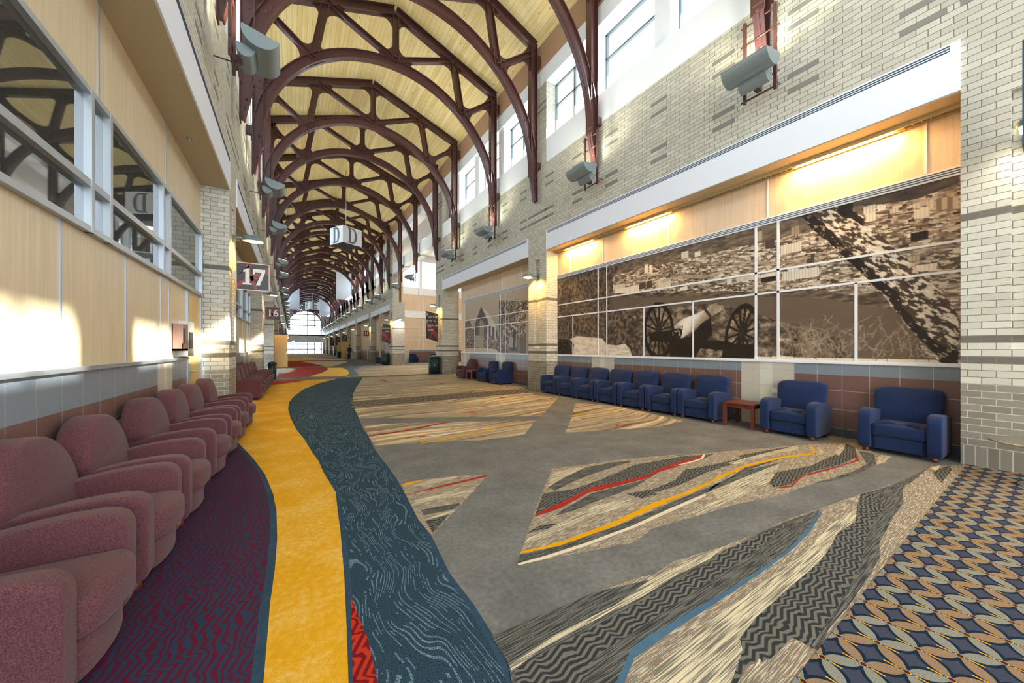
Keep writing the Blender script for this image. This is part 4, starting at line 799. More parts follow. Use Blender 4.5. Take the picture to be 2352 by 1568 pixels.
# side hall
for k, x in enumerate((9.9, 12.1)):
    chair(bc, x, 33.65, -math.pi/2, 'blue armchair against the far side hall wall, %s one' % ('left' if k == 0 else 'right'), 'blue armchairs in the side hall')
for k, y in enumerate((31.0, 32.1, 33.2)):
    chair(bc, XB-.1, y, math.pi, 'blue armchair past the side hall opening behind the farther green bin, %s from the camera' % ORD[k], 'blue armchairs past the side hall')
q = 0
for y in (49.5, 50.7, 53.0, 67.5, 69, 70.3):
    chair(bc, XB-.1, y, math.pi, 'small distant blue armchair on the right side, %s of the distant ones' % ORD[q], 'distant blue armchairs'); q += 1
# ------------------------------------------------------------ small tables
def make_table(L, D, H):
    r = empty('side_table'); m = MB(); m.puff(rrect(-D/2, D/2, -L/2, L/2, .01, 2), lambda x, y, z: (x, y, z), H-.03, H, .006, 0); m.build('table_top', [TABLEW], r)
    m = MB(); e = .03
    m.box(-D/2+e, -D/2+e+.02, -L/2+e, L/2-e, H-.09, H-.03); m.box(D/2-e-.02, D/2-e, -L/2+e, L/2-e, H-.09, H-.03)
    m.box(-D/2+e, D/2-e, -L/2+e, -L/2+e+.02, H-.09, H-.03); m.box(-D/2+e, D/2-e, L/2-e-.02, L/2-e, H-.09, H-.03); m.build('apron', [TABLEW], r)
    for a in (-1, 1):
        for b in (-1, 1):
            m = MB(); x, y = a*(D/2-.025), b*(L/2-.025); m.box(x-.025, x+.025, y-.025, y+.025, 0, H-.03); m.build('leg', [TABLEW], r)
    return r
t = make_table(.50, .5, .43); t.location = (6.89, 3.06, 0); tag(t, 'small reddish wooden side table between the blue armchairs under the cannon mural', 'side table')
t = make_table(.55, .5, .43); t.location = (6.86, 14.05, 0); tag(t, 'small wooden side table beside the maroon armchair under the church mural', 'side table')
# socket plate
m = MB(); m.box(7.295, 7.30, 2.66, 2.80, .60, .68); tag(m.build('outlet_plate', [WMET]), 'small white outlet plate on the cream tiles above the blue armchair arm', 'outlet')
# ------------------------------------------------------------ murals: colour computed per vertex
def vnoise(x, y, seed):
    xi, yi = np.floor(x).astype(int), np.floor(y).astype(int); fx, fy = x-xi, y-yi
    fx = fx*fx*(3-2*fx); fy = fy*fy*(3-2*fy)
    def h(a, b):
        n = (a*374761393 + b*668265263 + seed*974711) & 0xffffffff
        n = ((n ^ (n >> 13))*1274126177) & 0xffffffff
        return ((n ^ (n >> 16)) & 0xffff)/65535.
    return (h(xi, yi)*(1-fx)+h(xi+1, yi)*fx)*(1-fy)+(h(xi, yi+1)*(1-fx)+h(xi+1, yi+1)*fx)*fy
def fbm(x, y, seed, o=4):
    s, a, t = 0, 1, 0
    for k in range(o):
        s = s+a*vnoise(x*2**k, y*2**k, seed+k*17); t += a; a *= .55
    return s/t
def inpoly(U, Z, poly):
    r = np.zeros(U.shape, bool); n = len(poly); j = n-1
    for i in range(n):
        xi, yi = poly[i]; xj, yj = poly[j]
        if yi != yj:
            r ^= ((yi > Z) != (yj > Z)) & (U < (xj-xi)*(Z-yi)/(yj-yi)+xi)
        j = i
    return r
def seg(U, Z, p, q, w):
    px, py = p; qx, qy = q; dx, dy = qx-px, qy-py; L = dx*dx+dy*dy+1e-9
    t = np.clip(((U-px)*dx+(Z-py)*dy)/L, 0, 1); return (U-px-t*dx)**2+(Z-py-t*dy)**2 < w*w
SEP = np.array([[0,0,0],[.022,.015,.012],[.075,.052,.038],[.20,.145,.10],[.42,.33,.235],[.70,.61,.49],[.86,.80,.70]])
def sepia(v):
    v = np.clip(v, 0, 1)*6; return np.stack([np.interp(v, np.arange(7), SEP[:, c]) for c in range(3)], -1)
def paint_main(U, Z):
    rng = np.random.RandomState(3)
    # city and hills: horizontal streaky patches
    base = .50+.35*(fbm(U*2.2, Z*9, 1)-.5)+.55*(fbm(U*14, Z*50, 5, 3)-.5)
    patch = fbm(U*13, Z*44, 9, 2); base = np.where(patch > .62, .66+.25*fbm(U*20, Z*60, 2, 2), base)
    V = base
    for k in range(1500):
        u, z = .7+rng.rand()*8.3, 2.35+rng.rand()**1.3*1.2; w, h = .012+rng.rand()*.05, .006+rng.rand()*.013
        t = rng.choice([.84, .72, .64, .27, .36]); 
        m = (np.abs(U-u) < w) & (np.abs(Z-z-(U-u)*.08) < h); V = np.where(m, t, V)
    top = Z > 3.35+.06*(fbm(U*2, Z*0, 4)-.5)+.0*U
    V = np.where(top & (U > 1.6), .43+.4*(fbm(U*9, Z*24, 21)-.5), V)
    for a, b, t in MURAL['bld']:
        m = (U < max(a[0], b[0])) & (U > min(a[0], b[0])) & (Z < max(a[1], b[1])) & (Z > min(a[1], b[1]))
        V = np.where(m, t-.12*((U*26 % 1) < .3), V)
    # curving road
    for off in (0, .035):
        pts = [(5.0-.25*k, 2.93+.05*math.sin(k*1.1)+off) for k in range(12)]
        for p, q in zip(pts, pts[1:]): V = np.where(seg(U, Z, p, q, .012), .62, V)
    V = np.where(inpoly(U, Z, MURAL['bank']), .38+.5*(fbm(U*8, Z*30, 31)-.5), V)
    V = np.where(inpoly(U, Z, MURAL['ridge']), .33+.3*(fbm(U*5, Z*16, 33)-.5), V)
    V = np.where(inpoly(U, Z, MURAL['strip']), np.where((U*11 % 1) < .5, .70, .52), V)
    V = np.where(inpoly(U, Z, MURAL['river']), .385+.05*fbm(U*1.5, Z*6, 40), V)
    hl = .43+.75*(fbm(U*9, Z*11, 44, 4)-.5)+.25*(fbm(U*40, Z*40, 46, 2)-.5)
    V = np.where(inpoly(U, Z, MURAL['hill']), hl, V)
    V = np.where((Z < 1.30) & (Z < 1.18+.12*np.clip((U-1.5), 0, 1)*0+.06) & (U < 3.3), .85, V)
    lt = .36+.6*(fbm(U*16, Z*16, 50, 3)-.5)
    soft = fbm(U*8, Z*8, 52, 2)
    V = np.where(inpoly(U+.25*(soft-.5), Z+.2*(soft-.5), MURAL['lefttree']), lt, V)
    for k in range(130):      # twigs of the left thicket
        u, z = 6.6+rng.rand()*2.3, 1.5+rng.rand()*1.9; a = R(60+rng.rand()*80); c = (u, z)
        for j in range(5):
            a += (rng.rand()-.5)*.8; n = (c[0]+.10*math.cos(a), c[1]+.10*math.sin(a)); V = np.where(seg(U, Z, c, n, .006), rng.choice([.16, .5]), V); c = n
    V = np.where(inpoly(U, Z, MURAL['rock']), .82+.35*(fbm(U*7, Z*22, 60)-.5), V)
    V = np.where(inpoly(U+.1*(soft-.5), Z, MURAL['bush']), .14+.5*(fbm(U*25, Z*25, 62, 2)-.45), V)
    V = np.where(inpoly(U, Z, MURAL['whiterock']), .86, V)
    # cannon
    for w in ('w1', 'w2'):
        ring = inpoly(U, Z, MURAL[w+'o']) & ~inpoly(U, Z, MURAL[w+'i']); V = np.where(ring, .13, V)
        for p, q in MURAL[w+'s']: V = np.where(seg(U, Z, p, q, .022), .15, V)
        V = np.where(inpoly(U, Z, MURAL[w+'h']), .2, V)
    for k in ('carriage', 'carriage2'): V = np.where(inpoly(U, Z, MURAL[k]), .12+.12*(fbm(U*10, Z*10, 70)-.4), V)
    p = MURAL['barrel']; c0 = np.mean(np.array(p), 0)
    d = (Z-c0[1])*.75+(U-c0[0])*.9
    V = np.where(inpoly(U, Z, p), np.clip(.78+.2*np.sin(d*9)+.15*(fbm(U*14, Z*14, 72)-.5), .2, 1), V)
    V = np.where(inpoly(U, Z, MURAL['breech']), np.where(fbm(U*9, Z*9, 73) > .56, .7, .14), V)
    V = np.where(inpoly(U, Z, MURAL['bands']), .25, V)
    # leaning trunk
    tr = inpoly(U+.05*(fbm(U*9, Z*9, 80)-.5), Z+.05*(fbm(U*9, Z*9, 81)-.5), MURAL['trunk'])
    s = U*.75+Z*.66; r = U*-.66+Z*.75
    bark = fbm(s*16, r*34, 82, 3); V = np.where(tr, np.where(bark > .52, .70+.9*(bark-.5), .2+.3*bark), V)
    V = np.where(inpoly(U+.05*(fbm(U*9, Z*9, 83)-.5), Z, MURAL['trunkdark']), .17+.1*(bark-.5)+np.where(bark > .68, .4, 0), V)
    V = np.where(inpoly(U, Z, MURAL['knot']), .16+.15*(bark-.5), V)
    # bare twigs bottom right
    for k in range(70):
        u, z = .95+rng.rand()*1.6, 1.2+rng.rand()*.2; a = R(90+(rng.rand()-.5)*70); c = (u, z)
        for j in range(int(4+rng.rand()*6)):
            a += (rng.rand()-.5)*.9; n = (c[0]+.075*math.cos(a), c[1]+.075*math.sin(a))
            m = seg(U, Z, c, n, .0052)
            if True: V = np.where(m & ~tr, rng.choice([.6, .48, .54]), V)
            c = n
    return sepia(V)
def paint_church(U, Z):
    V = .64+.05*(Z-2)+0*U; I = lambda k: inpoly(U, Z, CHURCH[k])
    fo = lambda a, b, s, sc=9: a+b*(fbm(U*sc, Z*sc, s, 4)-.5)
    V = np.where(I('ground'), .30, V); V = np.where(I('lawn'), fo(.74, .1, 3), V)
    V = np.where(I('nave'), np.where((U*3.2 % 1) < .45, .78, .3), V)
    V = np.where(I('roofdark'), .36, V); V = np.where(I('rooflight'), .80, V); V = np.where(I('win'), np.where((U*7 % 1) < .35, .45, .62), V)
    V = np.where(I('tower'), .24, V); V = np.where(I('bld2'), fo(.38, .1, 5), V)
    n = fbm(U*3, Z*3, 7, 2)*.6
    Un = U+n-.3; V = np.where(inpoly(Un, Z, CHURCH['tree']), fo(.47, 1.3, 8, 16), V)
    V = np.where(I('trunk'), .15, V)
    for k, s in (('ltree', 11), ('sh1', 12), ('sh2', 13), ('sh3', 14), ('sh4', 15)):
        V = np.where(inpoly(U+.25*(n-.3), Z, CHURCH[k]), fo(.44, 1.1, s, 18), V)
    V = np.where(I('hedge'), .5, V)
    return sepia(V)
VC = Mat('printed_mural', rough=.35, spec=.3)
a = VC.node('ShaderNodeVertexColor'); a.layer_name = 'print'; VC.col(a.outputs['Color'])
def mural(name, x, y0, y1, z0, z1, st, fn, verts, lo_verts, hz, toprail, label, full):
    root = empty(name, (x, (y0+y1)/2, z0)); tag(root, label, 'mural'); yc = (y0+y1)/2
    ny, nz = int((y1-y0)/st)+1, int((z1-z0)/st)+1
    ys_, zs_ = np.linspace(y0, y1, ny), np.linspace(z0, z1, nz); U, Z = np.meshgrid(ys_, zs_, indexing='ij')
    rgb = fn(U, Z)
    vs = np.stack([np.full(U.size, -.012), U.ravel()-yc, Z.ravel()-z0], -1)
    idx = np.arange(ny*nz).reshape(ny, nz)
    fs = np.stack([idx[:-1,:-1], idx[1:,:-1], idx[1:,1:], idx[:-1,1:]], -1).reshape(-1, 4)
    nb = len(vs)
    # give it real thickness
    ext = [(0, y0-yc, 0), (0, y1-yc, 0), (0, y1-yc, z1-z0), (0, y0-yc, z1-z0)]
    c = [idx[0,0], idx[-1,0], idx[-1,-1], idx[0,-1]]
    me = bpy.data.meshes.new('printed_panel')
    sides = [[int(c[i]), int(c[(i+1)%4]), nb+(i+1)%4, nb+i] for i in range(4)]
    me.from_pydata([tuple(v) for v in vs.tolist()]+ext, [], fs.tolist()+sides+[[nb, nb+1, nb+2, nb+3]])
    me.materials.append(VC.m)
    at = me.color_attributes.new('print', 'FLOAT_COLOR', 'POINT'); arr = np.ones((nb+4, 4), np.float32); arr[:nb, :3] = rgb.reshape(-1, 3); at.data.foreach_set('color', arr.ravel())
    o = bpy.data.objects.new('printed_panel', me); COL.objects.link(o); o.parent = root
    def strip(mb, a, b, c_, d, t=.022): mb.box(-t, -.002, a-yc, b-yc, c_-z0, d-z0)
    for y, w in verts:
        m = MB(); strip(m, y-w/2, y+w/2, z0, z1); m.build('mullion', [WMET], root)
    for y, w in lo_verts:
        m = MB(); strip(m, y-w/2, y+w/2, z0, hz[0]); m.build('mullion', [WMET], root)
    m = MB()
    for z in hz: strip(m, y0, y1, z-.017, z+.017)
    strip(m, y0, y1, z0-.03, z0+.0, .03); strip(m, y0-.02, y0, z0, z1); strip(m, y1, y1+.02, z0, z1); m.build('frame', [WMET], root)
    if toprail:
        m = MB(); strip(m, y0, y1, z1, z1+.12, .03)
        for z in (.03, .06, .09): m.box(-.034, -.03, y0-yc, y1-yc, z1-z0+z-.006, z1-z0+z+.007, 1)
        m.build('top_rail', [WMET, DARKSLOT], root)
    return root
mural('wall_mural', 7.315, .67, 8.77, 1.20, 3.64, .0115, paint_main, [(7.0,.03),(6.68,.03),(3.05,.04),(2.70,.04)], [(8.04,.028),(5.49,.03),(4.25,.03),(1.69,.035)], (2.40, 2.79), True,
      'large sepia mural of a cannon, leaning tree trunk, river and town', True)
mural('wall_mural', 7.315, 9.8, 15.92, 1.20, 3.66, .017, paint_church, [(12.42,.03),(12.03,.03)], [(14.84,.028),(13.55,.03),(11.05,.03)], (2.38, 2.77), True,
      'sepia wall mural of a gabled church and a big tree, between the two brick pillars', True)
def paint_grey(U, Z):
    V = .62+.5*(fbm(U*1.5, Z*2, 90)-.5); V = np.where(np.abs(fbm(U*2, Z*2.4, 95, 2)-.5) < .03, .85, V)
    s = sepia(V); g = s.mean(-1, keepdims=True); return s*.3+g*.7+.06
mural('wall_mural', 7.315, 30.4, 36.5, 1.20, 3.6, .04, paint_grey, [(33,.03),(33.4,.03)], [(31.5,.03),(35,.03)], (2.38, 2.77), False,
      'pale grey patterned wall mural past the side hall opening, behind the second slanted sign', True)
# panel joints above the murals
m = MB()
for y in (6.84, 4.85, 2.87, 8.2, 1.0, 10.9, 12.3, 14.2, 15.9): m.box(7.312, 7.325, y-.012, y+.012, 3.78, 4.5)
struct(m.build('trim_131', [WMET]))
# ------------------------------------------------------------ cove lights
WARM = emis('warm_tube', (1, .72, .30), 26)
LOUV = Mat('louver_metal', C(196,176,130), .4, .4)
def cove(y0, y1, lit, label):
    r = empty('cove_light', (7.20, (y0+y1)/2, 4.5)); L = (y1-y0)/2; tag(r, label, 'strip light', 'warm strip lights above the murals')
    m = MB(); m.box(-.05, -.04, -L, L, -.05, 0); m.box(.04, .05, -L, L, -.05, 0)
    for k in range(int(2*L/.08)): y = -L+.04+k*.08; m.box(-.04, .04, y-.003, y+.003, -.045, -.01)
    m.build('louver', [LOUV], r)
    m = MB(); m.tube([(0, -L+.03, -.022), (0, L-.03, -.022)], .014); m.build('tube', [WARM], r)
    ld = bpy.data.lights.new('cove_lamp', 'AREA'); ld.shape = 'RECTANGLE'; ld.size = .07; ld.size_y = 2*L; ld.energy = lit*1.5*2*L; ld.color = (1, .56, .14)
    lo = bpy.data.objects.new('cove_lamp', ld); COL.objects.link(lo); lo.location = (7.20, (y0+y1)/2, 4.445); lo.rotation_euler = (0, R(-12), 0)
    return r
cove(7.13, 8.35, 24, 'warm strip light in the soffit at the far end of the cannon mural'); cove(4.77, 5.95, 24, 'warm strip light in the soffit, middle one above the cannon mural')
cove(1.25, 2.45, 30, 'brightest warm strip light in the soffit above the leaning tree of the mural')
m = MB()
for k in range(int(8.1/.08)):
    y = .7+k*.08
    if any(a <= y <= b for a, b in ((7.13, 8.35), (4.77, 5.95), (1.25, 2.45))): continue
    m.box(7.155, 7.245, y-.003, y+.003, 4.46, 4.5)
m.box(7.145, 7.155, .67, 8.77, 4.45, 4.505); m.box(7.245, 7.255, .67, 8.77, 4.45, 4.505)
struct(m.build('trim_132', [LOUV]))
# ------------------------------------------------------------ pillar arm lamps
WL = emis('warm_lens', (1, .78, .42), 16)
def make_lamp():
    r = empty('arm_lamp')       # local +x away from pillar
    m = MB(); m.box(0, .02, -.07, .07, -.14, .14); m.build('wall_plate', [GREY], r)
    m = MB(); m.tube([(.02, 0, 0), (.22, 0, .01), (.34, 0, .0)], [.035, .03, .03], n=10); m.tube([(.02,0,-.07),(.22,0,-.05)], .008); m.build('arm', [GREY], r)
    m = MB(); prof = [(.26,.03),(.30,.07),(.36,.09),(.46,.095),(.54,.085),(.60,.05),(.625,.0),(.62,-.035)]
    rings = []
    for x, hh in prof:
        wy = {0:.05,1:.09,2:.11,3:.12,4:.115,5:.09,6:.06,7:.05}[prof.index((x,hh))]
        rings.append([(x, wy*math.cos(math.pi*k/8), -.04+(hh+.04)*math.sin(math.pi*k/8)) for k in range(9)])
    vs = [p for g in rings for p in g]; fs = []
    for j in range(len(rings)-1):
        for k in range(8): fs.append((j*9+k, j*9+k+1, (j+1)*9+k+1, (j+1)*9+k))
    fs.append(tuple(range(9)))
    m.add(vs, fs, 0, True); lh = m.build('lamp_head', [GREY], r)
    m = MB(); m.puff(rrect(.36, .60, -.085, .085, .05), lambda x, y, z: (x, y, z), -.055, -.035, .008, 0); m.build('lens', [WL], lh)
    m = MB(); m.tube([(.02, 0, .30), (.40, 0, .08)], .004); m.build('stay_cable', [GREY], r)
    return r
l0 = make_lamp(); fl1 = True; cnt = {1: 0, -1: 0}
def lamp(x, y, z, rz, label, group, power):
    global fl1
    o = l0 if fl1 else copy_tree(l0); fl1 = False
    o.location = (x, y, z); o.rotation_euler = (0, 0, rz); tag(o, label, 'wall lamp', group)
    if power:
        ld = bpy.data.lights.new('lamp_glow', 'SPOT'); ld.energy = power; ld.color = (1, .56, .12) if power > 60 else (1, .93, .85); ld.spot_size = R(140); ld.spot_blend = .5; ld.shadow_soft_size = .06
        lo = bpy.data.objects.new('lamp_glow', ld); COL.objects.link(lo); c, s = math.cos(rz), math.sin(rz)
        lo.location = (x+c*.40, y+s*.40, z-.075); lo.rotation_euler = Vector((-c*.45, -s*.45, -1)).to_track_quat('-Z', 'Y').to_euler()
for i, p in enumerate(PIL):
    if i == 0: continue
    for s in (1, -1):
        if i == 1 and s < 0: continue
        x = sideX(s, .1); rz = math.pi if s > 0 else 0
        where = {(1,1): 'on the brick pillar at the right frame edge', (1,2): 'glowing warm on the pillar between the two sepia murals', (1,3): 'above the tall slanted directional sign', (1,4): 'on the pillar past the side hall opening, facing the hall', (-1,2): 'above the number 17 sign', (-1,3): 'above the number 16 sign', (-1,4): 'above the number 10 sign'}.get((s, i), 'far down the %s side, %s pillar from the camera' % (pn[s], ORD[i-1]))
        lamp(x, p+.0, 3.72, rz, 'grey arm lamp %s' % where, 'arm lamps on the pillars', (12 if i == 1 else 110 if i < 6 else 0))
lamp(XR+.45, PIL[4]-hw, 3.72, -math.pi/2, 'grey arm lamp on the camera-facing side of the pillar past the side hall', 'arm lamps on the pillars', 55)
# ------------------------------------------------------------ signs
SGB = Mat('sign_black', C(44,34,34), .4); SGR = Mat('sign_red', C(128,40,46), .4); SGW = Mat('sign_cream', C(226,220,206), .4); SGF = Mat('sign_frame', C(212,200,176), .5)
def glyph(ch, cx, cz, h):
    """heavy slab digits as polygons in (x,z)"""
    G = {'1': [[(.30,0),(1.0,0),(1.0,.1),(.82,.1),(.82,1),(.62,1),(.34,.86),(.34,.76),(.5,.8),(.5,.1),(.30,.1)]],
         '7': [[(.05,1),(1.0,1),(1.0,.86),(.58,0),(.28,0),(.72,.8),(.22,.8),(.17,.66),(.05,.66)]],
         'D': [[(0,0),(.55,0),(.8,.08),(.97,.3),(1,.5),(.97,.7),(.8,.92),(.55,1),(0,1),(0,.94),(.1,.92),(.1,.08),(0,.06)]]}
    return [[(cx+(a-.5)*h*.66, cz+(b-.5)*h) for a, b in pl] for pl in G[ch]]
def text_mesh(txt, size, name, mat, parent, loc, rot, ext=.004, bold=.02, align='CENTER'):
    cu = bpy.data.curves.new(name, 'FONT'); cu.body = txt; cu.size = size; cu.extrude = ext; cu.offset = bold*size; cu.align_x = align; cu.align_y = 'CENTER'
    o = bpy.data.objects.new(name, cu); COL.objects.link(o)
    bpy.context.view_layer.update()
    me = bpy.data.meshes.new_from_object(o); bpy.data.objects.remove(o)
    n = bpy.data.objects.new(name, me); COL.objects.link(n); me.materials.clear(); me.materials.append(mat.m)
    n.parent = parent; n.location = loc; n.rotation_euler = rot; return n
def room_sign(txt, x0, x1, z0, z1, y, label, side):
    r = empty('room_sign', ((x0+x1)/2, y, (z0+z1)/2)); tag(r, label, 'sign', 'room number signs'); w, h = (x1-x0)/2, (z1-z0)/2
    m = MB(); m.box(-w, w, -.012, .012, -h, h); pnl = m.build('panel', [SGB], r)
    f = lambda x, z, t: (x, t, z)
    m = MB()
    for pl in ([(-w,-h*.55),(-w,-h*.9),(w,h*.35),(w,h*.8)], [(-w,-h*.1),(-w,-h*.25),(-w*.1,h),(w*.1,h)], [(-w*.5,h),(-w*.3,h),(w*.3,-h),(w*.1,-h)]):
        m.prism(pl, f, -.0145, .0145)
    m.build('red_bands', [SGR], pnl)
    m = MB(); e = .018
    for a, b, c, d in ((-w,w,-h,-h+e),(-w,w,h-e,h),(-w,-w+e,-h,h),(w-e,w,-h,h)): m.box(a, b, -.02, .02, c, d)
    m.build('frame', [SGF], r)
    m = MB(); q = -1 if side < 0 else 1
    m.box(min(q*w, q*(w+.07)), max(q*w, q*(w+.07)), -.02, .02, -h*.3, h*.3); m.build('bracket', [SGF], r)
    if txt == '17':
        m = MB()
        for ch, cx in (('1', -.13), ('7', .10)):
            for pl in glyph(ch, cx, 0, .34): m.prism(pl, f, -.019, .019)
        m.build('number', [SGW], pnl)
    else:
        text_mesh(txt, h*1.45, 'number', SGW, pnl, (0, -.017, 0), (R(90), 0, 0), .003, .012)
    return r
room_sign('17', -.98, -.40, 2.61, 3.19, PIL[2]-.12, 'dark red and black hanging sign with the number 17', -1)
room_sign('16', -.98, -.40, 2.61, 3.19, PIL[3], 'dark red and black hanging sign with the number 16', -1)
for k, (t, i) in enumerate((('10', 4), ('9', 5), ('8', 6))):
    room_sign(t, -.98, -.40, 2.61, 3.19, PIL[i]+(8 if i == 4 else 3), 'dark red and black hanging sign with the number %s' % t, -1)
for t, p in (('11', PIL[5]), ('2', PIL[7]), ('1', PIL[9])):
    room_sign(t, 6.2, 6.78, 2.61, 3.19, p, 'distant dark red hanging sign with the number %s on the right side' % t, 1)
def tall_sign(y, lines, arrows, label, drop=.14):
    r = empty('directional_sign', (6.42, y, 2.55)); tag(r, label, 'sign', 'slanted directional signs')
    x0, x1 = -.34, .34; zl, zr = .84, .70; bl, br = -.62, -.82
    f = lambda x, z, t: (x, t, z)
    m = MB(); m.prism([(x0, bl), (x1, br), (x1, zr), (x0, zl)], f, -.012, .012); pnl = m.build('panel', [SGB], r)
    m = MB(); m.prism([(x0, .0), (x0, .28), (x1, -.38), (x1, -.75)], f, -.0145, .0145); m.prism([(x0*.3, bl-.08), (x0*.55, bl-.06), (x1*.4, .1), (x1*.55, .05)], f, -.0146, .0146); m.build('red_bands', [SGR], pnl)
    m = MB(); e = .015
    for p, q in (((x0,bl),(x1,br)), ((x1,br),(x1,zr)), ((x1,zr),(x0,zl)), ((x0,zl),(x0,bl))): m.bar((p[0],0,p[1]), (q[0],0,q[1]), .035, .02, up=(0,1,0))
    m.build('frame', [SGF], r)
    m = MB()
    for z in (.5, -.45): m.box(.34, .42, -.02, .02, z-.1, z+.08)
    m.build('bracket', [SGF], r)
    for t, x, z, s in lines: text_mesh(t, s, 'lettering', SGW, pnl, (x, -.016, z), (R(90), 0, 0), .003, .012)
    for k, z in enumerate(arrows):
        m = MB(); m.prism([(x0+.02+.075*math.cos(2*math.pi*a/20), z+.075*math.sin(2*math.pi*a/20)) for a in range(20)], f, -.022, -.012)
        m.prism([(x0+.02+.055*math.cos(2*math.pi*a/20), z+.055*math.sin(2*math.pi*a/20)) for a in range(20)], f, -.024, -.012, 1)
        cx = x0+.02; up_ = (k == 1)
        arw = [(-.04,-.01),(.01,-.01),(.01,-.035),(.045,0),(.01,.035),(.01,.01),(-.04,.01)]
        if up_: arw = [(-b, a) for a, b in arw]
        m.prism([(cx+a, z+b) for a, b in arw], f, -.026, -.012); m.build('arrow_disc', [SGW, SGB], pnl)
    return r
tall_sign(PIL[3]-.05, [('Meeting\nRooms', -.095, .53, .07), ('1-10', .165, .53, .135), ('Exhibit\nHalls', -.095, .31, .07), ('E-J', .15, .31, .135), ('Meeting\nRooms', -.145, .06, .07), ('11-15', .145, .06, .13), ('Exhibit\nHall', -.16, -.18, .07), ('D', .0, -.18, .135)], (.66, .28),
          'tall slanted directional sign listing meeting rooms 1-10 and 11-15')
tall_sign(PIL[4]-.05, [('12-15', -.14, .42, .135), ('Meeting\nRooms', .18, .42, .07), ('D', .0, .18, .135), ('Exhibit\nHall', .18, .18, .07)], (.68,),
          'slanted directional sign reading 12-15 Meeting Rooms, past the side hall opening')
for k, i in enumerate((7, 8, 9)):
    tall_sign(PIL[i]-1.5, [('1-10', .05, .45, .17), ('E-J', .05, .2, .17)], (.66,), 'small distant slanted directional sign on the right, %s of the far ones' % ORD[k])
# ------------------------------------------------------------ bins
def make_bin(mat, rad, h):
    r = empty('litter_bin')
    m = MB(); n = 28
    m.tube([(0,0,.04), (0,0,h*.86)], rad, n=n); bb = m.build('bin_body', [mat], r)
    m = MB()
    for a in range(18):
        t = 2*math.pi*a/18
        for k in range(9):
            z = .1+k*(h*.72/9); tt = t+(k % 2)*.17
            m.tube([((rad-.002)*math.cos(tt), (rad-.002)*math.sin(tt), z), ((rad+.004)*math.cos(tt), (rad+.004)*math.sin(tt), z)], .016, n=6)
    m.build('perforation', [BLACK], bb)
    m = MB(); m.tube([(0,0,h*.84),(0,0,h*.9)], rad+.025, n=n); m.tube([(0,0,0),(0,0,.05)], rad-.03, n=n); m.build('rim', [mat], r)
    m = MB(); m.tube([(0,0,h*.9),(0,0,h*.955),(0,0,h)], [rad+.02, rad*.8, rad*.35], n=n); m.build('lid', [mat], r)
    return r
b0 = make_bin(GREEN, .29, 1.0); b0.location = (6.50, 18.15, 0); tag(b0, 'dark green perforated round bin in front of the free-standing brick pillar', 'bin', 'green round bins')
b1 = copy_tree(b0); b1.location = (6.45, 29.5, 0); tag(b1, 'dark green round bin at the farther pillar past the side hall opening', 'bin', 'green round bins')
b2 = copy_tree(b0); b2.location = (-.75, 18.9, 0); b2.scale = (.6, .6, .8); tag(b2, 'small grey-green bin at the left brick pillar behind the maroon row', 'bin')
m = MB(); m.puff(rrect(-.35, .35, -.35, .35, .05), lambda x, y, z: (x, y, z), 0, .95, .03, 0); o = m.build('recycling_bin', [Mat('beige_plastic', C(176,170,150), .6)]); o.location = (6.4, 46.0, 0)
tag(o, 'tall beige square bin standing by a distant right pillar', 'bin')
m = MB(); m.box(-.5, .5, -.8, .8, 0, .85); m.box(-.53, .53, -.83, .83, .85, .9); o = m.build('covered_table', [BLACK]); o.location = (5.9, 55.0, 0); tag(o, 'black draped table far down the right side of the hall', 'table')
# round metal table top at the right edge
r = empty('pedestal_table', (6.3, .12, 0)); tag(r, 'low round metal pedestal table cut off by the right frame edge', 'table')
m = MB(); m.tube([(0,0,.433),(0,0,.437),(0,0,.447),(0,0,.45)], [.30,.315,.315,.31], n=48); m.build('table_top', [STEELB], r)
m = MB(); m.tube([(0,0,.02),(0,0,.44)], .03, n=14); m.tube([(0,0,0),(0,0,.02)], .13, n=24); m.build('pedestal', [STEELB], r)
# blue banner edge at the right frame edge
r = empty('hanging_banner', (6.45, -.02, 3.3)); tag(r, 'blue-edged banner hanging beside the pillar lamp at the right frame edge', 'banner')
m = MB(); m.box(-.2, .2, -.01, .01, -.3, .7); m.build('banner_cloth', [Mat('banner_white', C(214,218,226), .6)], r)
m = MB(); m.box(-.22, .22, -.014, .014, -.34, -.3); m.box(-.23, -.2, -.014, .014, -.34, .7); m.build('banner_edge', [Mat('banner_blue', C(28,56,130), .5)], r)
r.location = (6.35, .20, 3.75)
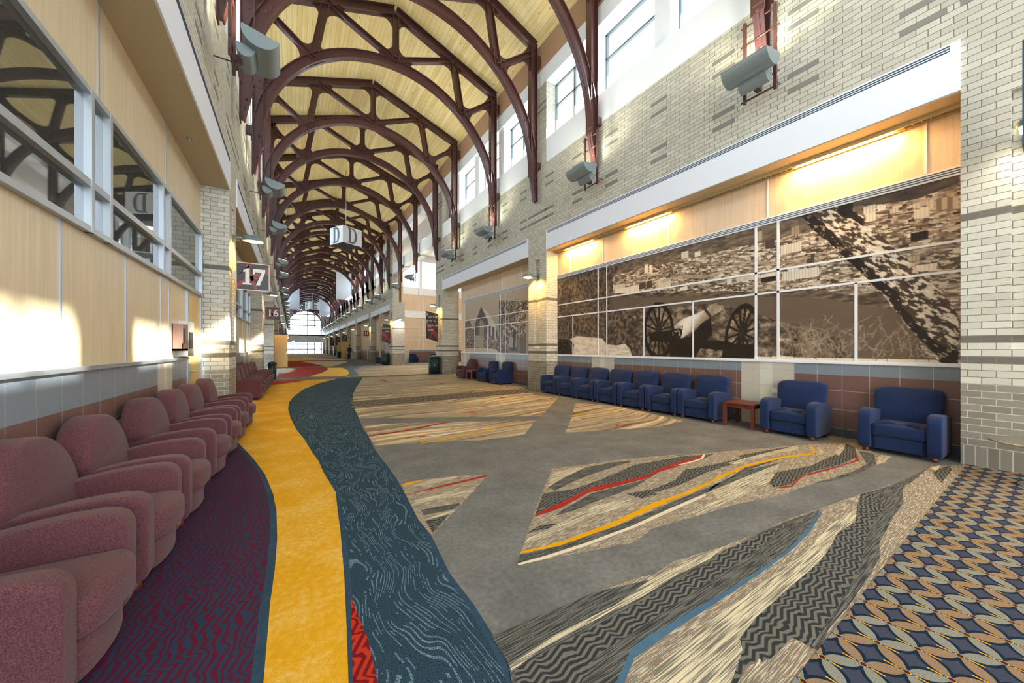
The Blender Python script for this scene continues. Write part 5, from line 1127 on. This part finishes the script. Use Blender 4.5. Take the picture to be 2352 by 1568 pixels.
# ------------------------------------------------------------ hanging letter cubes
CUBEW = Mat('cube_white', C(222,228,236), .4); CUBEG = Mat('cube_letter', C(96,98,106), .5); CUBED = Mat('cube_dark', C(48,46,58), .5)
def cube(y, z, s, letters, label, rz):
    r = empty('hanging_sign_cube', (XC, y, z), rz); tag(r, label, 'hanging sign', 'hanging letter cubes')
    a = s/2; m = MB()
    m.box(-a, a, -a, a, -a*.8, a*.8); cb = m.build('cube_body', [CUBEW], r)
    m = MB(); m.add([(-a,-a,-a*.82),(a,-a,-a*.82),(a,a,-a*.82),(-a,a,-a*.82),(0,0,-a*1.25)], [(0,1,4),(1,2,4),(2,3,4),(3,0,4),(0,3,2,1)]); m.build('underside', [CUBED], r)
    for k, ch in enumerate(letters):
        ang = k*math.pi/2; c, sn = math.cos(ang), math.sin(ang)
        if ch == 'D':
            m = MB(); M_ = Matrix.Rotation(ang, 4, 'Z')
            ou = glyph('D', 0, 0, a*1.45)[0]; n = len(ou)
            inn = [(x*.52+.00*a, z*.80) for x, z in ou]
            inn = [((x-(-.48*a))*.55+(-.14*a) if False else x*.5+.02*a, z) for x, z in [(p[0], p[1]*.82) for p in ou]]
            vs = [tuple(M_ @ Vector((x, -a-t, z))) for t in (.0, .02) for pl in (ou, inn) for x, z in pl]
            fs = [(2*n+i, 2*n+(i+1)%n, 3*n+(i+1)%n, 3*n+i) for i in range(n)] + [(i, (i+1)%n, 2*n+(i+1)%n, 2*n+i) for i in range(n)]
            m.add(vs, fs); m.build('letter', [CUBEG], cb)
        else:
            text_mesh(ch, a*2.0, 'letter', CUBEG, cb, (a*1.005*sn, -a*1.005*c, 0), (R(90), 0, ang), .01, .03)
    m = MB(); m.tube([(0,0,a*.8), (0,0,12.64-z)], .02); m.build('hanger_rod', [ALU], r)
cube(24.2, 8.35, 1.30, 'DDDD', 'white cube sign with grey letters D hanging under the arches', R(45)-.66+.35)
cube(66, 8.3, 1.6, 'EFEF', 'distant white cube sign with letters E and F hanging under the arches', R(20))
# far hanging banners
BN = Mat('pale_banner', C(214,222,236), .6)
for k, (x, y, z0, z1, w) in enumerate(((.2, 62, 7.2, 11.2, 1.6), (5.4, 47, 7.3, 10.6, 1.7), (5.2, 74, 7.3, 11.0, 1.8))):
    m = MB(); m.box(x-w/2, x+w/2, y-.01, y+.01, z0, z1); m.box(x-w/2, x+w/2, y-.02, y+.02, z1, z1+.04); m.box(x-.01, x+.01, y-.01, y+.01, z1, 12.62-abs(x-XC)*.36); o = m.build('hanging_banner', [BN]); tag(o, 'pale hanging banner far down the hall, %s' % ['on the left side', 'nearer one on the right side', 'farther one on the right side'][k], 'banner', 'pale banners')
RB = Mat('red_pennant', C(214,120,124), .6); q = 0
for y, l in TY:
    if 36 < y < 92 and l:
        m = MB(); m.add([(6.0, y, 9.3), (6.55, y, 9.5), (6.35, y, 7.9), (6.0, y+.01, 9.3), (6.55, y+.01, 9.5), (6.35, y+.01, 7.9)], [(0,1,2),(3,5,4),(0,3,4,1),(1,4,5,2),(2,5,3,0)])
        tag(m.build('pennant', [RB]), 'pale red pennant on the right truss legs, %s from the camera' % ORD[q], 'pennant', 'red pennants'); q += 1
# ------------------------------------------------------------ person far away by a right pillar
def person(x, y, rz, label):
    r = empty('person', (x, y, 0), rz); tag(r, label, 'person')
    bm = bmesh.new(); sk = [((0,0,.95),.15),((0,0,1.15),.14),((0,0,1.38),.17),((0,0,1.50),.06),((0,0,1.62),.095),((0,0,1.72),.07),
        ((.09,0,.88),.10),((.10,.02,.5),.07),((.10,0,.08),.05),((.10,-.12,.04),.04),((-.09,0,.88),.10),((-.11,-.06,.5),.07),((-.12,.05,.08),.05),((-.12,-.08,.04),.04),
        ((.21,0,1.40),.06),((.26,-.02,1.12),.045),((.25,-.14,.9),.035),((-.21,0,1.40),.06),((-.26,-.02,1.12),.045),((-.25,-.14,.9),.035)]
    ed = [(0,1),(1,2),(2,3),(3,4),(4,5),(0,6),(6,7),(7,8),(8,9),(0,10),(10,11),(11,12),(12,13),(2,14),(14,15),(15,16),(2,17),(17,18),(18,19)]
    me = bpy.data.meshes.new('body'); me.from_pydata([p for p, _ in sk], ed, []); o = bpy.data.objects.new('body', me); COL.objects.link(o)
    sm = o.modifiers.new('s', 'SKIN'); ly = me.skin_vertices[0] if me.skin_vertices else None
    if ly is None:
        bm.from_mesh(me); bm.verts.layers.skin.verify(); bm.to_mesh(me); ly = me.skin_vertices[0]
    for i, (_, rr) in enumerate(sk): ly.data[i].radius = (rr, rr*.8)
    ly.data[0].use_root = True
    o.modifiers.new('u', 'SUBSURF').levels = 1
    bpy.context.view_layer.update(); dg = bpy.context.evaluated_depsgraph_get(); me2 = bpy.data.meshes.new_from_object(o.evaluated_get(dg)); bpy.data.objects.remove(o)
    o = bpy.data.objects.new('body', me2); COL.objects.link(o); me2.materials.clear(); me2.materials.append(Mat('dark_clothes', C(48,48,54), .8).m); me2.materials.append(Mat('skin', C(190,146,120), .6).m)
    for p in me2.polygons:
        p.use_smooth = True
        if 1.47 < p.center.z < 1.68: p.material_index = 1
    o.parent = r
    m = MB(); m.tube([(0,.02,1.66),(0,.02,1.74),(0,.02,1.79)], [.09,.08,.03], n=12); m.build('hair', [Mat('dark_hair', C(40,32,28), .8)], r)
person(6.0, 46.8, R(20), 'person in dark clothes standing by a pillar far down the right side')
# ------------------------------------------------------------ side hall ceiling lights
CLE = emis('ceiling_lens', (1, .96, .88), 8)
for k, (x, y) in enumerate(((9.5, 19.5), (9.5, 24), (9.5, 28.5), (14, 21), (14, 27))):
    m = MB(); m.tube([(0,0,0),(0,0,.05)], .28, n=20); o = m.build('ceiling_light', [CLE]); o.location = (x, y, 10.44)
    tag(o, 'round ceiling light in the side hall, %s counting from the camera' % ORD[k], 'ceiling light', 'side hall ceiling lights')
    ld = bpy.data.lights.new('ceiling_lamp', 'AREA'); ld.shape = 'DISK'; ld.size = .6; ld.energy = 110; ld.color = (1, .97, .9)
    lo = bpy.data.objects.new('ceiling_lamp', ld); COL.objects.link(lo); lo.location = (x, y, 10.42)
